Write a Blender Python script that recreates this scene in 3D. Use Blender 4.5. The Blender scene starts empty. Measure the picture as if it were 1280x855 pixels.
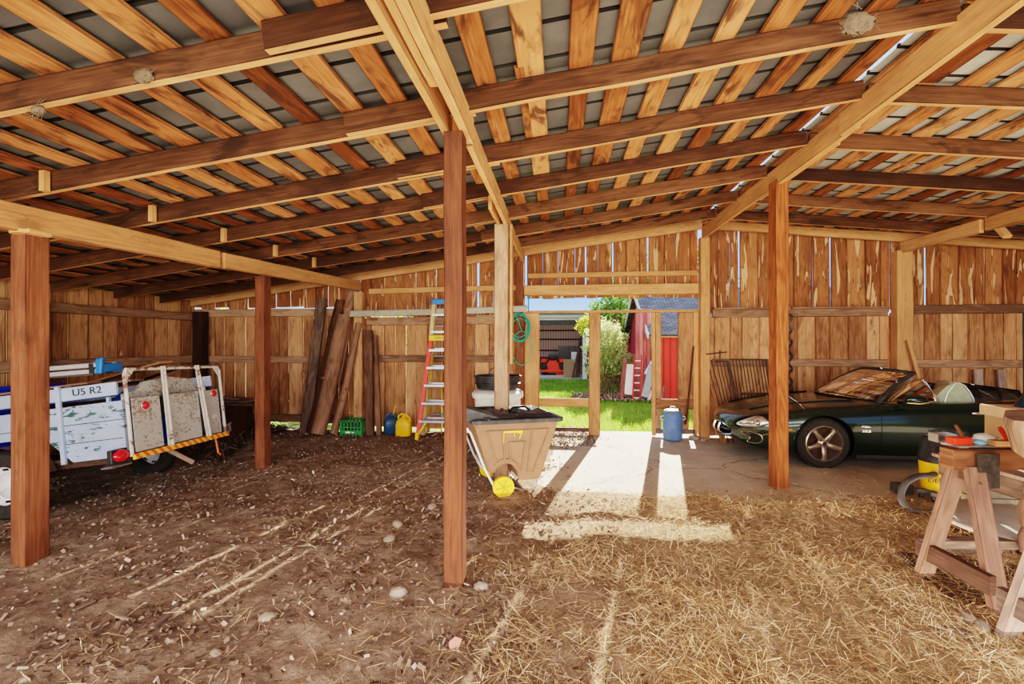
import bpy, bmesh, math, random
import numpy as np
from mathutils import Vector, Matrix, noise
random.seed(7); rng = np.random.default_rng(7)
C = bpy.context.scene.collection
PI = math.pi
U = random.uniform

# ---------------------------------------------------------------- tagging
def tag(o, label=None, cat=None, group=None, kind=None):
    if label: o['label'] = label
    if cat: o['category'] = cat
    if group: o['group'] = group
    if kind: o['kind'] = kind
    return o

def thing(name, label, cat, loc=(0, 0, 0), rotz=0.0, group=None, rot=None):
    o = bpy.data.objects.new(name, None); C.objects.link(o)
    o.empty_display_size = 0.1
    o.location = loc; o.rotation_euler = rot if rot else (0, 0, rotz)
    return tag(o, label, cat, group)

def copy_tree(o, parent=None):
    c = o.copy(); C.objects.link(c); c.parent = parent
    for ch in list(o.children): copy_tree(ch, c)
    return c

# ---------------------------------------------------------------- materials
MATS = {}
def newmat(name):
    m = bpy.data.materials.new(name); m.use_nodes = True
    nt = m.node_tree; b = nt.nodes['Principled BSDF']
    return m, nt, b
def N(nt, typ, **kw):
    n = nt.nodes.new(typ)
    for k, v in kw.items(): setattr(n, k, v)
    return n
def math_n(nt, op, a, b=None, c=None):
    n = N(nt, 'ShaderNodeMath', operation=op)
    for i, x in enumerate((a, b, c)):
        if x is None: continue
        if isinstance(x, (int, float)): n.inputs[i].default_value = x
        else: nt.links.new(x, n.inputs[i])
    return n.outputs[0]
def ramp(nt, fac, stops, interp='LINEAR'):
    r = N(nt, 'ShaderNodeValToRGB'); r.color_ramp.interpolation = interp
    el = r.color_ramp.elements
    while len(el) < len(stops): el.new(0.5)
    for e, (p, c) in zip(el, stops):
        e.position = p; e.color = (*c, 1) if len(c) == 3 else c
    nt.links.new(fac, r.inputs[0]); return r.outputs[0]
def mixc(nt, fac, a, b, mode='MIX'):
    n = N(nt, 'ShaderNodeMix', data_type='RGBA', blend_type=mode)
    for i, x in ((0, fac), (6, a), (7, b)):
        if isinstance(x, (int, float)): n.inputs[i].default_value = x
        elif isinstance(x, tuple): n.inputs[i].default_value = (*x, 1) if len(x) == 3 else x
        else: nt.links.new(x, n.inputs[i])
    return n.outputs[2]
def noise_n(nt, vec, scale=5, detail=3, rough=0.55, dist=0.0):
    n = N(nt, 'ShaderNodeTexNoise')
    n.inputs['Scale'].default_value = scale; n.inputs['Detail'].default_value = detail
    n.inputs['Roughness'].default_value = rough; n.inputs['Distortion'].default_value = dist
    if vec is not None: nt.links.new(vec, n.inputs['Vector'])
    return n.outputs['Fac']
def mapping(nt, vec, scale=(1, 1, 1), loc=(0, 0, 0)):
    n = N(nt, 'ShaderNodeMapping'); n.inputs['Scale'].default_value = scale; n.inputs['Location'].default_value = loc
    nt.links.new(vec, n.inputs['Vector']); return n.outputs[0]
def bump(nt, b, h, strength=0.3, dist=0.01):
    n = N(nt, 'ShaderNodeBump'); n.inputs['Strength'].default_value = strength; n.inputs['Distance'].default_value = dist
    nt.links.new(h, n.inputs['Height']); nt.links.new(n.outputs[0], b.inputs['Normal'])

def wood(name, dark, mid, light, stain=0.35, staincol=(0.03, 0.015, 0.008), flame=0.0, flamecol=(0.8, 0.55, 0.28), knots=0.5, tone=0.5, rough=0.75, bands=0.22):
    dark, mid, light, staincol, flamecol = [(c[0], c[1] * 0.87, c[2] * 0.93) for c in (dark, mid, light, staincol, flamecol)]
    m, nt, b = newmat(name)
    uv = N(nt, 'ShaderNodeUVMap', uv_map='UVMap').outputs[0]
    tn = N(nt, 'ShaderNodeUVMap', uv_map='tone').outputs[0]
    sx = N(nt, 'ShaderNodeSeparateXYZ'); nt.links.new(tn, sx.inputs[0]); t = sx.outputs[0]
    fine = noise_n(nt, mapping(nt, uv, (1.6, 60, 1)), 1, 5, 0.65)
    warp = noise_n(nt, mapping(nt, uv, (1.1, 6.5, 1)), 1, 1.5, 0.5)
    band = math_n(nt, 'SINE', math_n(nt, 'MULTIPLY', warp, 46.0))
    big = noise_n(nt, mapping(nt, uv, (1.3, 3.2, 1)), 1, 3, 0.6, 0.4)
    f = math_n(nt, 'MULTIPLY_ADD', fine, 0.55, math_n(nt, 'MULTIPLY', big, 0.45))
    f = math_n(nt, 'MULTIPLY_ADD', band, bands * 0.3, f)
    f = math_n(nt, 'ADD', f, math_n(nt, 'MULTIPLY_ADD', t, tone, -tone / 2))
    col = ramp(nt, f, [(0.25, dark), (0.5, mid), (0.78, light)])
    if flame > 0:
        fl = noise_n(nt, mapping(nt, uv, (1.5, 13, 1), (31, 7, 0)), 1, 1.2, 0.4, 0.9)
        fm = ramp(nt, fl, [(0.64 - 0.07 * flame, (0, 0, 0)), (0.66 - 0.07 * flame, (1, 1, 1))])
        edge = ramp(nt, fl, [(0.61 - 0.07 * flame, (1, 1, 1)), (0.64 - 0.07 * flame, (0.45, 0.32, 0.25)), (0.66 - 0.07 * flame, (1, 1, 1))])
        col = mixc(nt, fm, col, flamecol)
        col = mixc(nt, 0.9, col, edge, 'MULTIPLY')
    if knots > 0:
        v = N(nt, 'ShaderNodeTexVoronoi', feature='F1'); v.inputs['Scale'].default_value = 1
        nt.links.new(mapping(nt, uv, (1.5, 5.5, 1), (3, 9, 0)), v.inputs['Vector'])
        kd = ramp(nt, v.outputs['Distance'], [(0.02, (1, 1, 1)), (0.07, (0.55, 0.55, 0.55)), (0.11, (0, 0, 0)), (0.17, (0, 0, 0)), (0.19, (0.5, 0.5, 0.5)), (0.22, (0, 0, 0))])
        col = mixc(nt, math_n(nt, 'MULTIPLY', kd, knots), col, tuple(x * 0.45 for x in dark))
    if stain > 0:
        st = noise_n(nt, mapping(nt, uv, (2.1, 7, 1), (13, 5, 0)), 1, 4, 0.6, 0.8)
        sm = ramp(nt, st, [(0.52, (0, 0, 0)), (0.66, (1, 1, 1))])
        col = mixc(nt, math_n(nt, 'MULTIPLY', sm, stain), col, staincol)
    ed = math_n(nt, 'MINIMUM', sx.outputs[1], math_n(nt, 'SUBTRACT', 1.0, sx.outputs[1]))
    ed = math_n(nt, 'ADD', ed, math_n(nt, 'MULTIPLY_ADD', big, 0.10, -0.05))
    col = mixc(nt, 1.0, col, ramp(nt, ed, [(0.0, (0.22, 0.16, 0.12)), (0.035, (0.75, 0.7, 0.66)), (0.07, (1, 1, 1))]), 'MULTIPLY')
    nt.links.new(col, b.inputs['Base Color']); b.inputs['Roughness'].default_value = rough
    b.inputs['Specular IOR Level'].default_value = 0.25
    bump(nt, b, math_n(nt, 'ADD', fine, math_n(nt, 'MULTIPLY', big, 0.4)), 0.55, 0.006)
    MATS[name] = m; return m

def paint(name, col, rough=0.5, metal=0.0, var=0.12, scale=6, dirt=0.0, dirtcol=(0.12, 0.08, 0.05), coat=0.0, trans=0.0, alpha=1.0, emit=None, bumpy=0.0, ior=1.45):
    m, nt, b = newmat(name)
    tc = N(nt, 'ShaderNodeTexCoord').outputs['Object']
    n1 = noise_n(nt, tc, scale, 4, 0.6)
    c = ramp(nt, n1, [(0.3, tuple(max(0, x * (1 - var)) for x in col)), (0.7, tuple(min(1, x * (1 + var)) for x in col))])
    if dirt > 0:
        n2 = noise_n(nt, tc, scale * 2.3, 6, 0.7)
        dm = ramp(nt, n2, [(0.5, (0, 0, 0)), (0.68, (1, 1, 1))])
        c = mixc(nt, math_n(nt, 'MULTIPLY', dm, dirt), c, dirtcol)
    nt.links.new(c, b.inputs['Base Color'])
    b.inputs['Roughness'].default_value = rough; b.inputs['Metallic'].default_value = metal
    b.inputs['Coat Weight'].default_value = coat; b.inputs['Coat Roughness'].default_value = 0.08
    b.inputs['Transmission Weight'].default_value = trans; b.inputs['IOR'].default_value = ior
    b.inputs['Alpha'].default_value = alpha
    if emit: b.inputs['Emission Color'].default_value = (*emit[0], 1); b.inputs['Emission Strength'].default_value = emit[1]
    if bumpy: bump(nt, b, n1, bumpy, 0.01)
    MATS[name] = m; return m

def glass(name, col=(0.8, 0.9, 0.85), fac=0.25, rough=0.02):
    m, nt, b = newmat(name)
    tr = N(nt, 'ShaderNodeBsdfTransparent'); tr.inputs[0].default_value = (*col, 1)
    gl = N(nt, 'ShaderNodeBsdfGlossy'); gl.inputs[0].default_value = (1, 1, 1, 1); gl.inputs[1].default_value = rough
    fr = N(nt, 'ShaderNodeFresnel'); fr.inputs[0].default_value = 1.5
    f = math_n(nt, 'ADD', fr.outputs[0], fac * 0.3)
    mx = N(nt, 'ShaderNodeMixShader'); nt.links.new(f, mx.inputs[0])
    nt.links.new(tr.outputs[0], mx.inputs[1]); nt.links.new(gl.outputs[0], mx.inputs[2])
    nt.links.new(mx.outputs[0], nt.nodes['Material Output'].inputs[0])
    MATS[name] = m; return m

def toned(name, stops, rough=0.8, trans=0.0):
    """colour chosen per face from the 'tone' layer (straw, chips, leaves)"""
    m, nt, b = newmat(name)
    tn = N(nt, 'ShaderNodeUVMap', uv_map='tone').outputs[0]
    sx = N(nt, 'ShaderNodeSeparateXYZ'); nt.links.new(tn, sx.inputs[0])
    c = ramp(nt, sx.outputs[0], stops)
    nt.links.new(c, b.inputs['Base Color']); b.inputs['Roughness'].default_value = rough
    b.inputs['Specular IOR Level'].default_value = 0.2
    if trans > 0:
        tl = N(nt, 'ShaderNodeBsdfTranslucent'); nt.links.new(c, tl.inputs[0])
        mx = N(nt, 'ShaderNodeMixShader'); mx.inputs[0].default_value = trans
        nt.links.new(b.outputs[0], mx.inputs[1]); nt.links.new(tl.outputs[0], mx.inputs[2])
        nt.links.new(mx.outputs[0], nt.nodes['Material Output'].inputs[0])
    MATS[name] = m; return m

# ---------------------------------------------------------------- mesh builder
class M:
    def __init__(s): s.v = []; s.f = []; s.uv = []; s.t = []; s.e = []; s.mi = []; s.X = Matrix.Identity(4)
    def _add(s, vs, fs, uvs=None, tone=0.5, mi=0, edges=None):
        o = len(s.v); s.v += [tuple(s.X @ Vector(p)) for p in vs]
        for i, f in enumerate(fs):
            s.f.append([o + k for k in f]); s.uv.append(uvs[i] if uvs else [(0, 0)] * len(f)); s.t.append(tone); s.mi.append(mi); s.e.append(edges[i] if edges else [.5] * len(f))
    def board(s, a, b, w, h, wdir=(0, 0, 1), tone=None, mi=0, w2=None, h2=None, seg=1, wob=0.0, edge=None):
        """bar from a to b, w wide along wdir, h thick; UVs carry the grain along its length"""
        a = Vector(a); b = Vector(b); ax = (b - a); L = ax.length; ax.normalize()
        wd = Vector(wdir); wd = (wd - ax * wd.dot(ax)).normalized(); hd = ax.cross(wd)
        w2 = w if w2 is None else w2; h2 = h if h2 is None else h2
        ou, ov = U(0, 90), U(0, 90); tone = U(0, 1) if tone is None else tone
        vs = []
        for k in range(seg + 1):
            q = k / seg; c = a + (b - a) * q
            if 0 < k < seg: c = c + wd * U(-wob, wob) + hd * U(-wob, wob)
            W = w + (w2 - w) * q; H = h + (h2 - h) * q
            for (i, j) in ((-1, -1), (1, -1), (1, 1), (-1, 1)): vs.append(c + wd * (i * W / 2) + hd * (j * H / 2))
        fs = []; uvs = []; pv = (0, w, w + h, 2 * w + h, 2 * w + 2 * h)
        for k in range(seg):
            for i in range(4):
                j = (i + 1) % 4; A, B = k * 4, k * 4 + 4
                fs.append((A + i, A + j, B + j, B + i))
                u0, u1 = ou + L * k / seg, ou + L * (k + 1) / seg
                uvs.append([(u0, ov + pv[i]), (u0, ov + pv[i + 1]), (u1, ov + pv[i + 1]), (u1, ov + pv[i])])
        e = seg * 4
        fs.append((3, 2, 1, 0)); uvs.append([(ou, ov), (ou, ov + w), (ou + .02, ov + w), (ou + .02, ov)])
        fs.append((e, e + 1, e + 2, e + 3)); uvs.append([(ou, ov), (ou, ov + w), (ou + .02, ov + w), (ou + .02, ov)])
        n0 = len(s.mi); s._add(vs, fs, uvs, tone, mi, [[0, 1, 1, 0]] * (4 * seg) + [[.5] * 4] * 2)
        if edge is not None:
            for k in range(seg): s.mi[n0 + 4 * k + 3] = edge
        return s
    def box(s, c, d, rot=None, mi=0, tone=0.5):
        R = rot if rot is not None else Matrix.Identity(3)
        ax = R @ Vector((1, 0, 0)); c = Vector(c)
        return s.board(c - ax * d[0] / 2, c + ax * d[0] / 2, d[1], d[2], wdir=R @ Vector((0, 1, 0)), tone=tone, mi=mi)
    def ring(s, rings, closed=False, cap=True, mi=0, tone=0.5, uvlen=None):
        n = len(rings[0]); vs = [p for r in rings for p in r]; fs = []; uvs = []
        m = len(rings); ou = U(0, 50)
        L = [0.0]
        for i in range(1, m): L.append(L[-1] + (Vector(rings[i][0]) - Vector(rings[i - 1][0])).length)
        per = sum((Vector(rings[0][i]) - Vector(rings[0][(i + 1) % n])).length for i in range(n)) or 0.1
        for i in range(m if closed else m - 1):
            i2 = (i + 1) % m
            for j in range(n):
                j2 = (j + 1) % n
                fs.append((i * n + j, i * n + j2, i2 * n + j2, i2 * n + j))
                a, b = L[i] + ou, (L[i2] if i2 else L[i] + .1) + ou; c, d = per * j / n, per * (j + 1) / n
                uvs.append([(a, c), (a, d), (b, d), (b, c)])
        if cap and not closed:
            fs.append(tuple(range(n - 1, -1, -1))); uvs.append([(ou + p[0], p[1]) for p in rings[0]][::-1])
            fs.append(tuple(range((m - 1) * n, m * n))); uvs.append([(ou + p[0], p[1]) for p in rings[-1]])
        s._add(vs, fs, uvs, tone, mi); return s
    def tube(s, pts, r, n=10, closed=False, cap=True, mi=0, tone=0.5, rough=0.0):
        pts = [Vector(p) for p in pts]; m = len(pts); rings = []
        prev = None
        for i, p in enumerate(pts):
            if closed: t = pts[(i + 1) % m] - pts[i - 1]
            else: t = pts[min(i + 1, m - 1)] - pts[max(i - 1, 0)]
            t.normalize()
            if prev is None:
                prev = t.orthogonal().normalized()
            x = (prev - t * prev.dot(t))
            x = x.normalized() if x.length > 1e-6 else t.orthogonal().normalized()
            prev = x; y = t.cross(x)
            rr = r[i] if isinstance(r, (list, tuple)) else r
            rings.append([tuple(p + (x * math.cos(2 * PI * k / n) + y * math.sin(2 * PI * k / n)) * rr * (1 + (U(-rough, rough) if rough else 0))) for k in range(n)])
        return s.ring(rings, closed, cap, mi, tone)
    def cyl(s, a, b, r, n=20, r2=None, mi=0): return s.tube([a, b], [r, r if r2 is None else r2], n, mi=mi)
    def lathe(s, prof, n=32, c=(0, 0, 0), axis='z', mi=0, cap=True):
        c = Vector(c); rings = []
        for (r, z) in prof:
            ring = []
            for k in range(n):
                a = 2 * PI * k / n; x, y = max(r, 1e-4) * math.cos(a), max(r, 1e-4) * math.sin(a)
                p = {'z': (x, y, z), 'y': (x, z, -y), 'x': (z, x, y)}[axis]
                ring.append(tuple(c + Vector(p)))
            rings.append(ring)
        return s.ring(rings, False, cap, mi)
    def ell(s, c, r, n=16, m=10, mi=0, rough=0.0, tone=0.5):
        rings = []
        for i in range(m + 1):
            a = PI * i / m; ring = []
            for k in range(n):
                b = 2 * PI * k / n; q = 1 + (U(-rough, rough) if rough else 0); sa = max(math.sin(a), 0.01)
                ring.append((c[0] + r[0] * sa * math.cos(b) * q, c[1] + r[1] * sa * math.sin(b) * q, c[2] + r[2] * math.cos(a) * -1 * q))
            rings.append(ring)
        return s.ring(rings, False, True, mi, tone)
    def prism(s, poly, thick, origin=(0, 0, 0), ux=(1, 0, 0), uy=(0, 0, 1), mi=0, tone=0.5):
        o = Vector(origin); ux = Vector(ux).normalized(); uy = Vector(uy).normalized(); nz = ux.cross(uy)
        n = len(poly); vs = [o + ux * p[0] + uy * p[1] - nz * thick / 2 for p in poly] + [o + ux * p[0] + uy * p[1] + nz * thick / 2 for p in poly]
        fs = [tuple(range(n - 1, -1, -1)), tuple(range(n, 2 * n))]; ou, ov = U(0, 50), U(0, 50)
        uvs = [[(ou + p[0], ov + p[1]) for p in poly][::-1], [(ou + p[0], ov + p[1]) for p in poly]]
        for i in range(n):
            j = (i + 1) % n; fs.append((i, j, n + j, n + i)); uvs.append([(ou, ov), (ou + .1, ov), (ou + .1, ov + thick), (ou, ov + thick)])
        s._add(vs, fs, uvs, tone, mi); return s
    def sheet(s, grid, mi=0, tone=0.5):
        r, c = len(grid), len(grid[0]); vs = [p for row in grid for p in row]; fs = []; uvs = []
        for i in range(r - 1):
            for j in range(c - 1):
                fs.append((i * c + j, i * c + j + 1, (i + 1) * c + j + 1, (i + 1) * c + j)); uvs.append([(j / c, i / r)] * 4)
        s._add(vs, fs, uvs, tone, mi); return s
    def build(s, name, mat, parent=None, smooth=False, bevel=0.0, origin=None, solid=0.0, sub=0, double=False):
        me = bpy.data.meshes.new(name)
        vs = s.v; off = Vector((0, 0, 0))
        if parent is None:
            if origin is None:
                xs, ys, zs = zip(*vs); origin = ((min(xs) + max(xs)) / 2, (min(ys) + max(ys)) / 2, min(zs))
            off = Vector(origin); vs = [(p[0] - off[0], p[1] - off[1], p[2] - off[2]) for p in vs]
        me.from_pydata(vs, [], s.f)
        u = me.uv_layers.new(name='UVMap'); t = me.uv_layers.new(name='tone')
        flat = []; ft = []
        for q, tt, ee in zip(s.uv, s.t, s.e):
            for a, e_ in zip(q, ee): flat += [a[0], a[1]]; ft += [tt, e_]
        u.data.foreach_set('uv', flat); t.data.foreach_set('uv', ft)
        for mm in (mat if isinstance(mat, (list, tuple)) else [mat]): me.materials.append(mm)
        me.polygons.foreach_set('material_index', s.mi)
        if smooth:
            me.polygons.foreach_set('use_smooth', [True] * len(s.f)); me.set_sharp_from_angle(angle=math.radians(40 if smooth is True else smooth))
        me.update()
        o = bpy.data.objects.new(name, me); C.objects.link(o); o.location = off; o.parent = parent
        if bevel:
            b = o.modifiers.new('bevel', 'BEVEL'); b.width = bevel; b.segments = 2; b.limit_method = 'ANGLE'
        if solid:
            b = o.modifiers.new('solid', 'SOLIDIFY'); b.thickness = solid; b.offset = 0
        if sub:
            b = o.modifiers.new('sub', 'SUBSURF'); b.levels = sub; b.render_levels = sub
        return o

def mesh_np(name, V, F, mat, tone=None, parent=None, uvw=None):
    me = bpy.data.meshes.new(name); n = F.shape[1]
    me.vertices.add(len(V)); me.vertices.foreach_set('co', np.asarray(V, dtype=np.float32).ravel())
    me.loops.add(F.size); me.loops.foreach_set('vertex_index', F.ravel().astype(np.int32))
    me.polygons.add(len(F)); me.polygons.foreach_set('loop_start', np.arange(0, F.size, n, dtype=np.int32))
    me.uv_layers.new(name='UVMap'); t = me.uv_layers.new(name='tone')
    if tone is not None:
        a = np.zeros((F.size, 2), dtype=np.float32); a[:, 0] = np.repeat(tone, n); t.data.foreach_set('uv', a.ravel())
    me.materials.append(mat); me.update(calc_edges=True); me.validate()
    o = bpy.data.objects.new(name, me); C.objects.link(o); o.parent = parent
    return o

def text(name, body, size, mat, parent, loc, rot, extrude=0.002, align='CENTER', sx=1.0):
    cu = bpy.data.curves.new(name, 'FONT'); cu.body = body; cu.size = size; cu.extrude = extrude; cu.align_x = align; cu.align_y = 'CENTER'
    tmp = bpy.data.objects.new('tmp', cu); C.objects.link(tmp)
    dg = bpy.context.evaluated_depsgraph_get(); me = bpy.data.meshes.new_from_object(tmp.evaluated_get(dg))
    bpy.data.objects.remove(tmp); bpy.data.curves.remove(cu)
    me.materials.clear(); me.materials.append(mat)
    o = bpy.data.objects.new(name, me); C.objects.link(o); o.parent = parent; o.location = loc; o.rotation_euler = rot; o.scale = (sx, 1, 1)
    return o

# the survey of the place: a sight line through a point of the photograph meets the world plane Y = const
F_, TH, EYE, HZ = 590.0, math.atan(59 / 590), 1.65, 429.0
cT, sT = math.cos(TH), math.sin(TH)
def at(px, py, Y):
    r = (px - 640) / F_; dx, dy = -sT + r * cT, cT + r * sT; d = Y / dy
    return (dx * d, Y, EYE - (py - HZ) / F_ * d)

# ---------------------------------------------------------------- materials of the place
W_post = wood('post_wood', (0.09, 0.033, 0.015), (0.20, 0.078, 0.034), (0.36, 0.17, 0.08), stain=0.45, knots=0.6, tone=0.3, bands=0.08)
W_beam = wood('beam_wood', (0.36, 0.19, 0.075), (0.58, 0.34, 0.145), (0.76, 0.50, 0.25), stain=0.25, staincol=(0.20, 0.09, 0.04), knots=0.7, tone=0.2, bands=0.1)
W_raft = wood('rafter_wood', (0.035, 0.015, 0.008), (0.088, 0.040, 0.018), (0.22, 0.11, 0.05), stain=0.8, staincol=(0.035, 0.018, 0.01), knots=0.4, tone=0.5, bands=0.08)
W_under_lit = wood('lit_underside_wood', (0.42, 0.22, 0.09), (0.62, 0.37, 0.17), (0.78, 0.53, 0.28), stain=0.4, staincol=(0.2, 0.09, 0.04), knots=0.3, tone=0.2, bands=0.05)  # rafter undersides: light from the floor put into a paler wood colour
W_batt = wood('roof_batten_wood', (0.17, 0.058, 0.018), (0.40, 0.175, 0.060), (0.63, 0.35, 0.155), stain=0.85, staincol=(0.06, 0.025, 0.012), flame=0.0, knots=0.85, tone=0.55, bands=0.14)
W_wall = wood('wall_wood', (0.24, 0.115, 0.05), (0.47, 0.265, 0.12), (0.66, 0.43, 0.22), stain=0.45, staincol=(0.13, 0.06, 0.03), flame=0.0, knots=0.9, tone=0.4, bands=0.2)
W_upper = wood('upper_wall_wood', (0.19, 0.075, 0.028), (0.36, 0.165, 0.062), (0.50, 0.26, 0.11), stain=0.5, staincol=(0.09, 0.035, 0.015), flame=0.42, flamecol=(0.66, 0.46, 0.25), knots=0.6, tone=0.35, bands=0.15)
W_rail = wood('rail_wood', (0.15, 0.09, 0.05), (0.33, 0.215, 0.125), (0.52, 0.37, 0.23), stain=0.35, staincol=(0.1, 0.05, 0.03), knots=0.5)
W_weath = wood('weathered_wood', (0.10, 0.07, 0.05), (0.22, 0.16, 0.115), (0.38, 0.29, 0.21), stain=0.5, knots=0.5)
W_log = wood('log_wood', (0.12, 0.07, 0.042), (0.29, 0.175, 0.105), (0.46, 0.31, 0.195), stain=0.5, knots=0.8, bands=0.1)
W_saw = wood('sawhorse_wood', (0.09, 0.05, 0.032), (0.19, 0.115, 0.08), (0.32, 0.21, 0.15), stain=0.3, staincol=(0.1, 0.05, 0.03), knots=0.4)
W_old = wood('old_pale_wood', (0.14, 0.11, 0.085), (0.27, 0.215, 0.17), (0.42, 0.355, 0.29), stain=0.4, staincol=(0.1, 0.08, 0.06), knots=0.4)
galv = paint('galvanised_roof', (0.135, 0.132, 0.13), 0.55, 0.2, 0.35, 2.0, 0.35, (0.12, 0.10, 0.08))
galv_lit = paint('galvanised_roof_lit', (0.5, 0.5, 0.47), 0.5, 0.2, 0.2, 2.0, 0.2, (0.25, 0.2, 0.15))  # right slope: same sheet, paler to paint in light from the sunlit ground
steel = paint('dull_steel', (0.45, 0.45, 0.45), 0.35, 0.9, 0.15, 8, 0.2)
alu = paint('aluminium', (0.62, 0.64, 0.67), 0.35, 0.45, 0.1, 10)
chrome = paint('chrome', (0.85, 0.85, 0.85), 0.12, 1.0, 0.03, 10)
rust = paint('rusty_iron', (0.09, 0.05, 0.035), 0.75, 0.3, 0.4, 20, 0.4, (0.2, 0.08, 0.03))
blackm = paint('black_metal', (0.02, 0.02, 0.02), 0.5, 0.4, 0.3)
blackp = paint('black_plastic', (0.03, 0.03, 0.033), 0.42, 0, 0.3, 6, 0.35, (0.14, 0.12, 0.1))
rubber = paint('rubber', (0.03, 0.026, 0.024), 0.8, 0, 0.3, 20, 0.4, (0.10, 0.075, 0.055))
dkgrey = paint('dark_grey_plastic', (0.085, 0.08, 0.08), 0.5, 0, 0.2)
yellowp = paint('yellow_plastic', (0.85, 0.50, 0.015), 0.4, 0, 0.08, 5, 0.1, (0.4, 0.25, 0.05))
bluep = paint('blue_plastic', (0.03, 0.16, 0.50), 0.45, 0, 0.2, 8, 0.2, (0.2, 0.2, 0.2))
redp = paint('red_plastic', (0.75, 0.05, 0.02), 0.4)
whitep = paint('white_plastic', (0.78, 0.78, 0.74), 0.4, 0, 0.06, 5, 0.15, (0.45, 0.4, 0.33))
rope_w = paint('grey_hose_rubber', (0.10, 0.095, 0.10), 0.55, 0, 0.2)
stone = paint('stone', (0.36, 0.29, 0.23), 0.9, 0, 0.3, 14, 0.4, (0.18, 0.13, 0.1), bumpy=0.4)
# ================================================================ THE BARN
WALL_Y = 8.5
def rz(x):   # underside of the rafters above x
    return 3.62 - 0.1325 * (2.48 - x) if x < 2.48 else 3.62 - 0.092 * (x - 2.48)

# ---- ground, as a height field
GX = np.arange(-7.6, 9.61, 0.04); GY = np.arange(-2.0, 8.64, 0.04)
H = np.zeros((len(GY), len(GX)), dtype=np.float32)
def sst(a, b, x):
    t = np.clip((x - a) / (b - a), 0, 1); return t * t * (3 - 2 * t)
XX, YY = np.meshgrid(GX, GY)
for j, y in enumerate(GY):
    for i, x in enumerate(GX):
        v = Vector((float(x), float(y), 0))
        H[j, i] = 0.028 * noise.noise(v * 1.1) + 0.018 * noise.noise(v * 3.7) + 0.010 * noise.noise(v * 9.0) + 0.011 * noise.noise(v * 19.0)
H += 0.0
H -= 0.13 * sst(4.15, 4.9, -XX) * sst(3.2, 3.9, YY) * (1 - sst(6.6, 7.4, YY))
H += 0.30 * np.exp(-(((XX + 6.1) / 0.8) ** 2 + ((YY - 7.6) / 0.55) ** 2))
wob = np.array([[noise.noise(Vector((float(x) * 1.3, float(y) * 1.3, 5))) for x in GX[::4]] for y in GY[::4]])
wob = np.kron(wob, np.ones((4, 4)))[:len(GY), :len(GX)]
ins = sst(0.0, 0.7, np.minimum(XX + 0.35, (YY - 4.95)) + 0.25 * wob)
H = H * (1 - ins) + ins * -0.05 + 0.012 * (1 - ins)
def gh(x, y):
    i = np.clip(((np.asarray(x) - GX[0]) / 0.04).astype(int), 0, len(GX) - 1); j = np.clip(((np.asarray(y) - GY[0]) / 0.04).astype(int), 0, len(GY) - 1)
    return H[j, i]
def g(x, y):
    z = float(gh(np.array([x]), np.array([y]))[0])
    return max(z, 0.0) if (x > -0.2 and y > 5.3) else z
m, nt, b = newmat('dirt')
tc = N(nt, 'ShaderNodeTexCoord').outputs['Object']
n1 = noise_n(nt, tc, 1.1, 5, 0.6, 0.5); n2 = noise_n(nt, tc, 22, 6, 0.75); n3 = noise_n(nt, tc, 5.0, 5, 0.65)
f = math_n(nt, 'ADD', math_n(nt, 'MULTIPLY', n1, 0.3), math_n(nt, 'ADD', math_n(nt, 'MULTIPLY', n2, 0.4), math_n(nt, 'MULTIPLY', n3, 0.3)))
col = ramp(nt, f, [(0.36, (0.13, 0.085, 0.060)), (0.50, (0.30, 0.21, 0.155)), (0.64, (0.50, 0.39, 0.31))])
sp = N(nt, 'ShaderNodeSeparateXYZ'); nt.links.new(tc, sp.inputs[0])
gold = math_n(nt, 'MULTIPLY', ramp(nt, math_n(nt, 'MULTIPLY_ADD', sp.outputs[0], 0.3, math_n(nt, 'MULTIPLY', n1, 1.0)), [(0.3, (0, 0, 0)), (0.9, (1, 1, 1))]), 0.5)
col = mixc(nt, gold, col, (0.48, 0.33, 0.17))
nt.links.new(col, b.inputs['Base Color']); b.inputs['Roughness'].default_value = 0.95; b.inputs['Specular IOR Level'].default_value = 0.1
bump(nt, b, math_n(nt, 'ADD', n2, n3), 0.9, 0.02)
dirt = m
nx, ny = len(GX), len(GY)
V = np.stack([XX.ravel(), YY.ravel(), H.ravel()], 1)
idx = np.arange(nx * ny).reshape(ny, nx)
F = np.stack([idx[:-1, :-1].ravel(), idx[:-1, 1:].ravel(), idx[1:, 1:].ravel(), idx[1:, :-1].ravel()], 1)
fl = mesh_np('floor', V, F, dirt); fl['kind'] = 'structure'
fl.data.polygons.foreach_set('use_smooth', [True] * len(F))

m, nt, b = newmat('concrete')
tc = N(nt, 'ShaderNodeTexCoord').outputs['Object']
n1 = noise_n(nt, tc, 1.5, 6, 0.65, 0.3); n2 = noise_n(nt, tc, 40, 5, 0.7)
col = ramp(nt, math_n(nt, 'MULTIPLY_ADD', n2, 0.3, math_n(nt, 'MULTIPLY', n1, 0.7)), [(0.32, (0.36, 0.28, 0.21)), (0.5, (0.56, 0.47, 0.37)), (0.68, (0.68, 0.60, 0.50))])
v = N(nt, 'ShaderNodeTexVoronoi', feature='DISTANCE_TO_EDGE'); v.inputs['Scale'].default_value = 0.33
nv = N(nt, 'ShaderNodeVectorMath', operation='ADD'); nt.links.new(tc, nv.inputs[0])
nn = N(nt, 'ShaderNodeTexNoise'); nn.inputs['Scale'].default_value = 2.5; nt.links.new(tc, nn.inputs['Vector'])
ns = N(nt, 'ShaderNodeVectorMath', operation='SCALE'); ns.inputs['Scale'].default_value = 0.5; nt.links.new(nn.outputs['Color'], ns.inputs[0]); nt.links.new(ns.outputs[0], nv.inputs[1])
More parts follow.
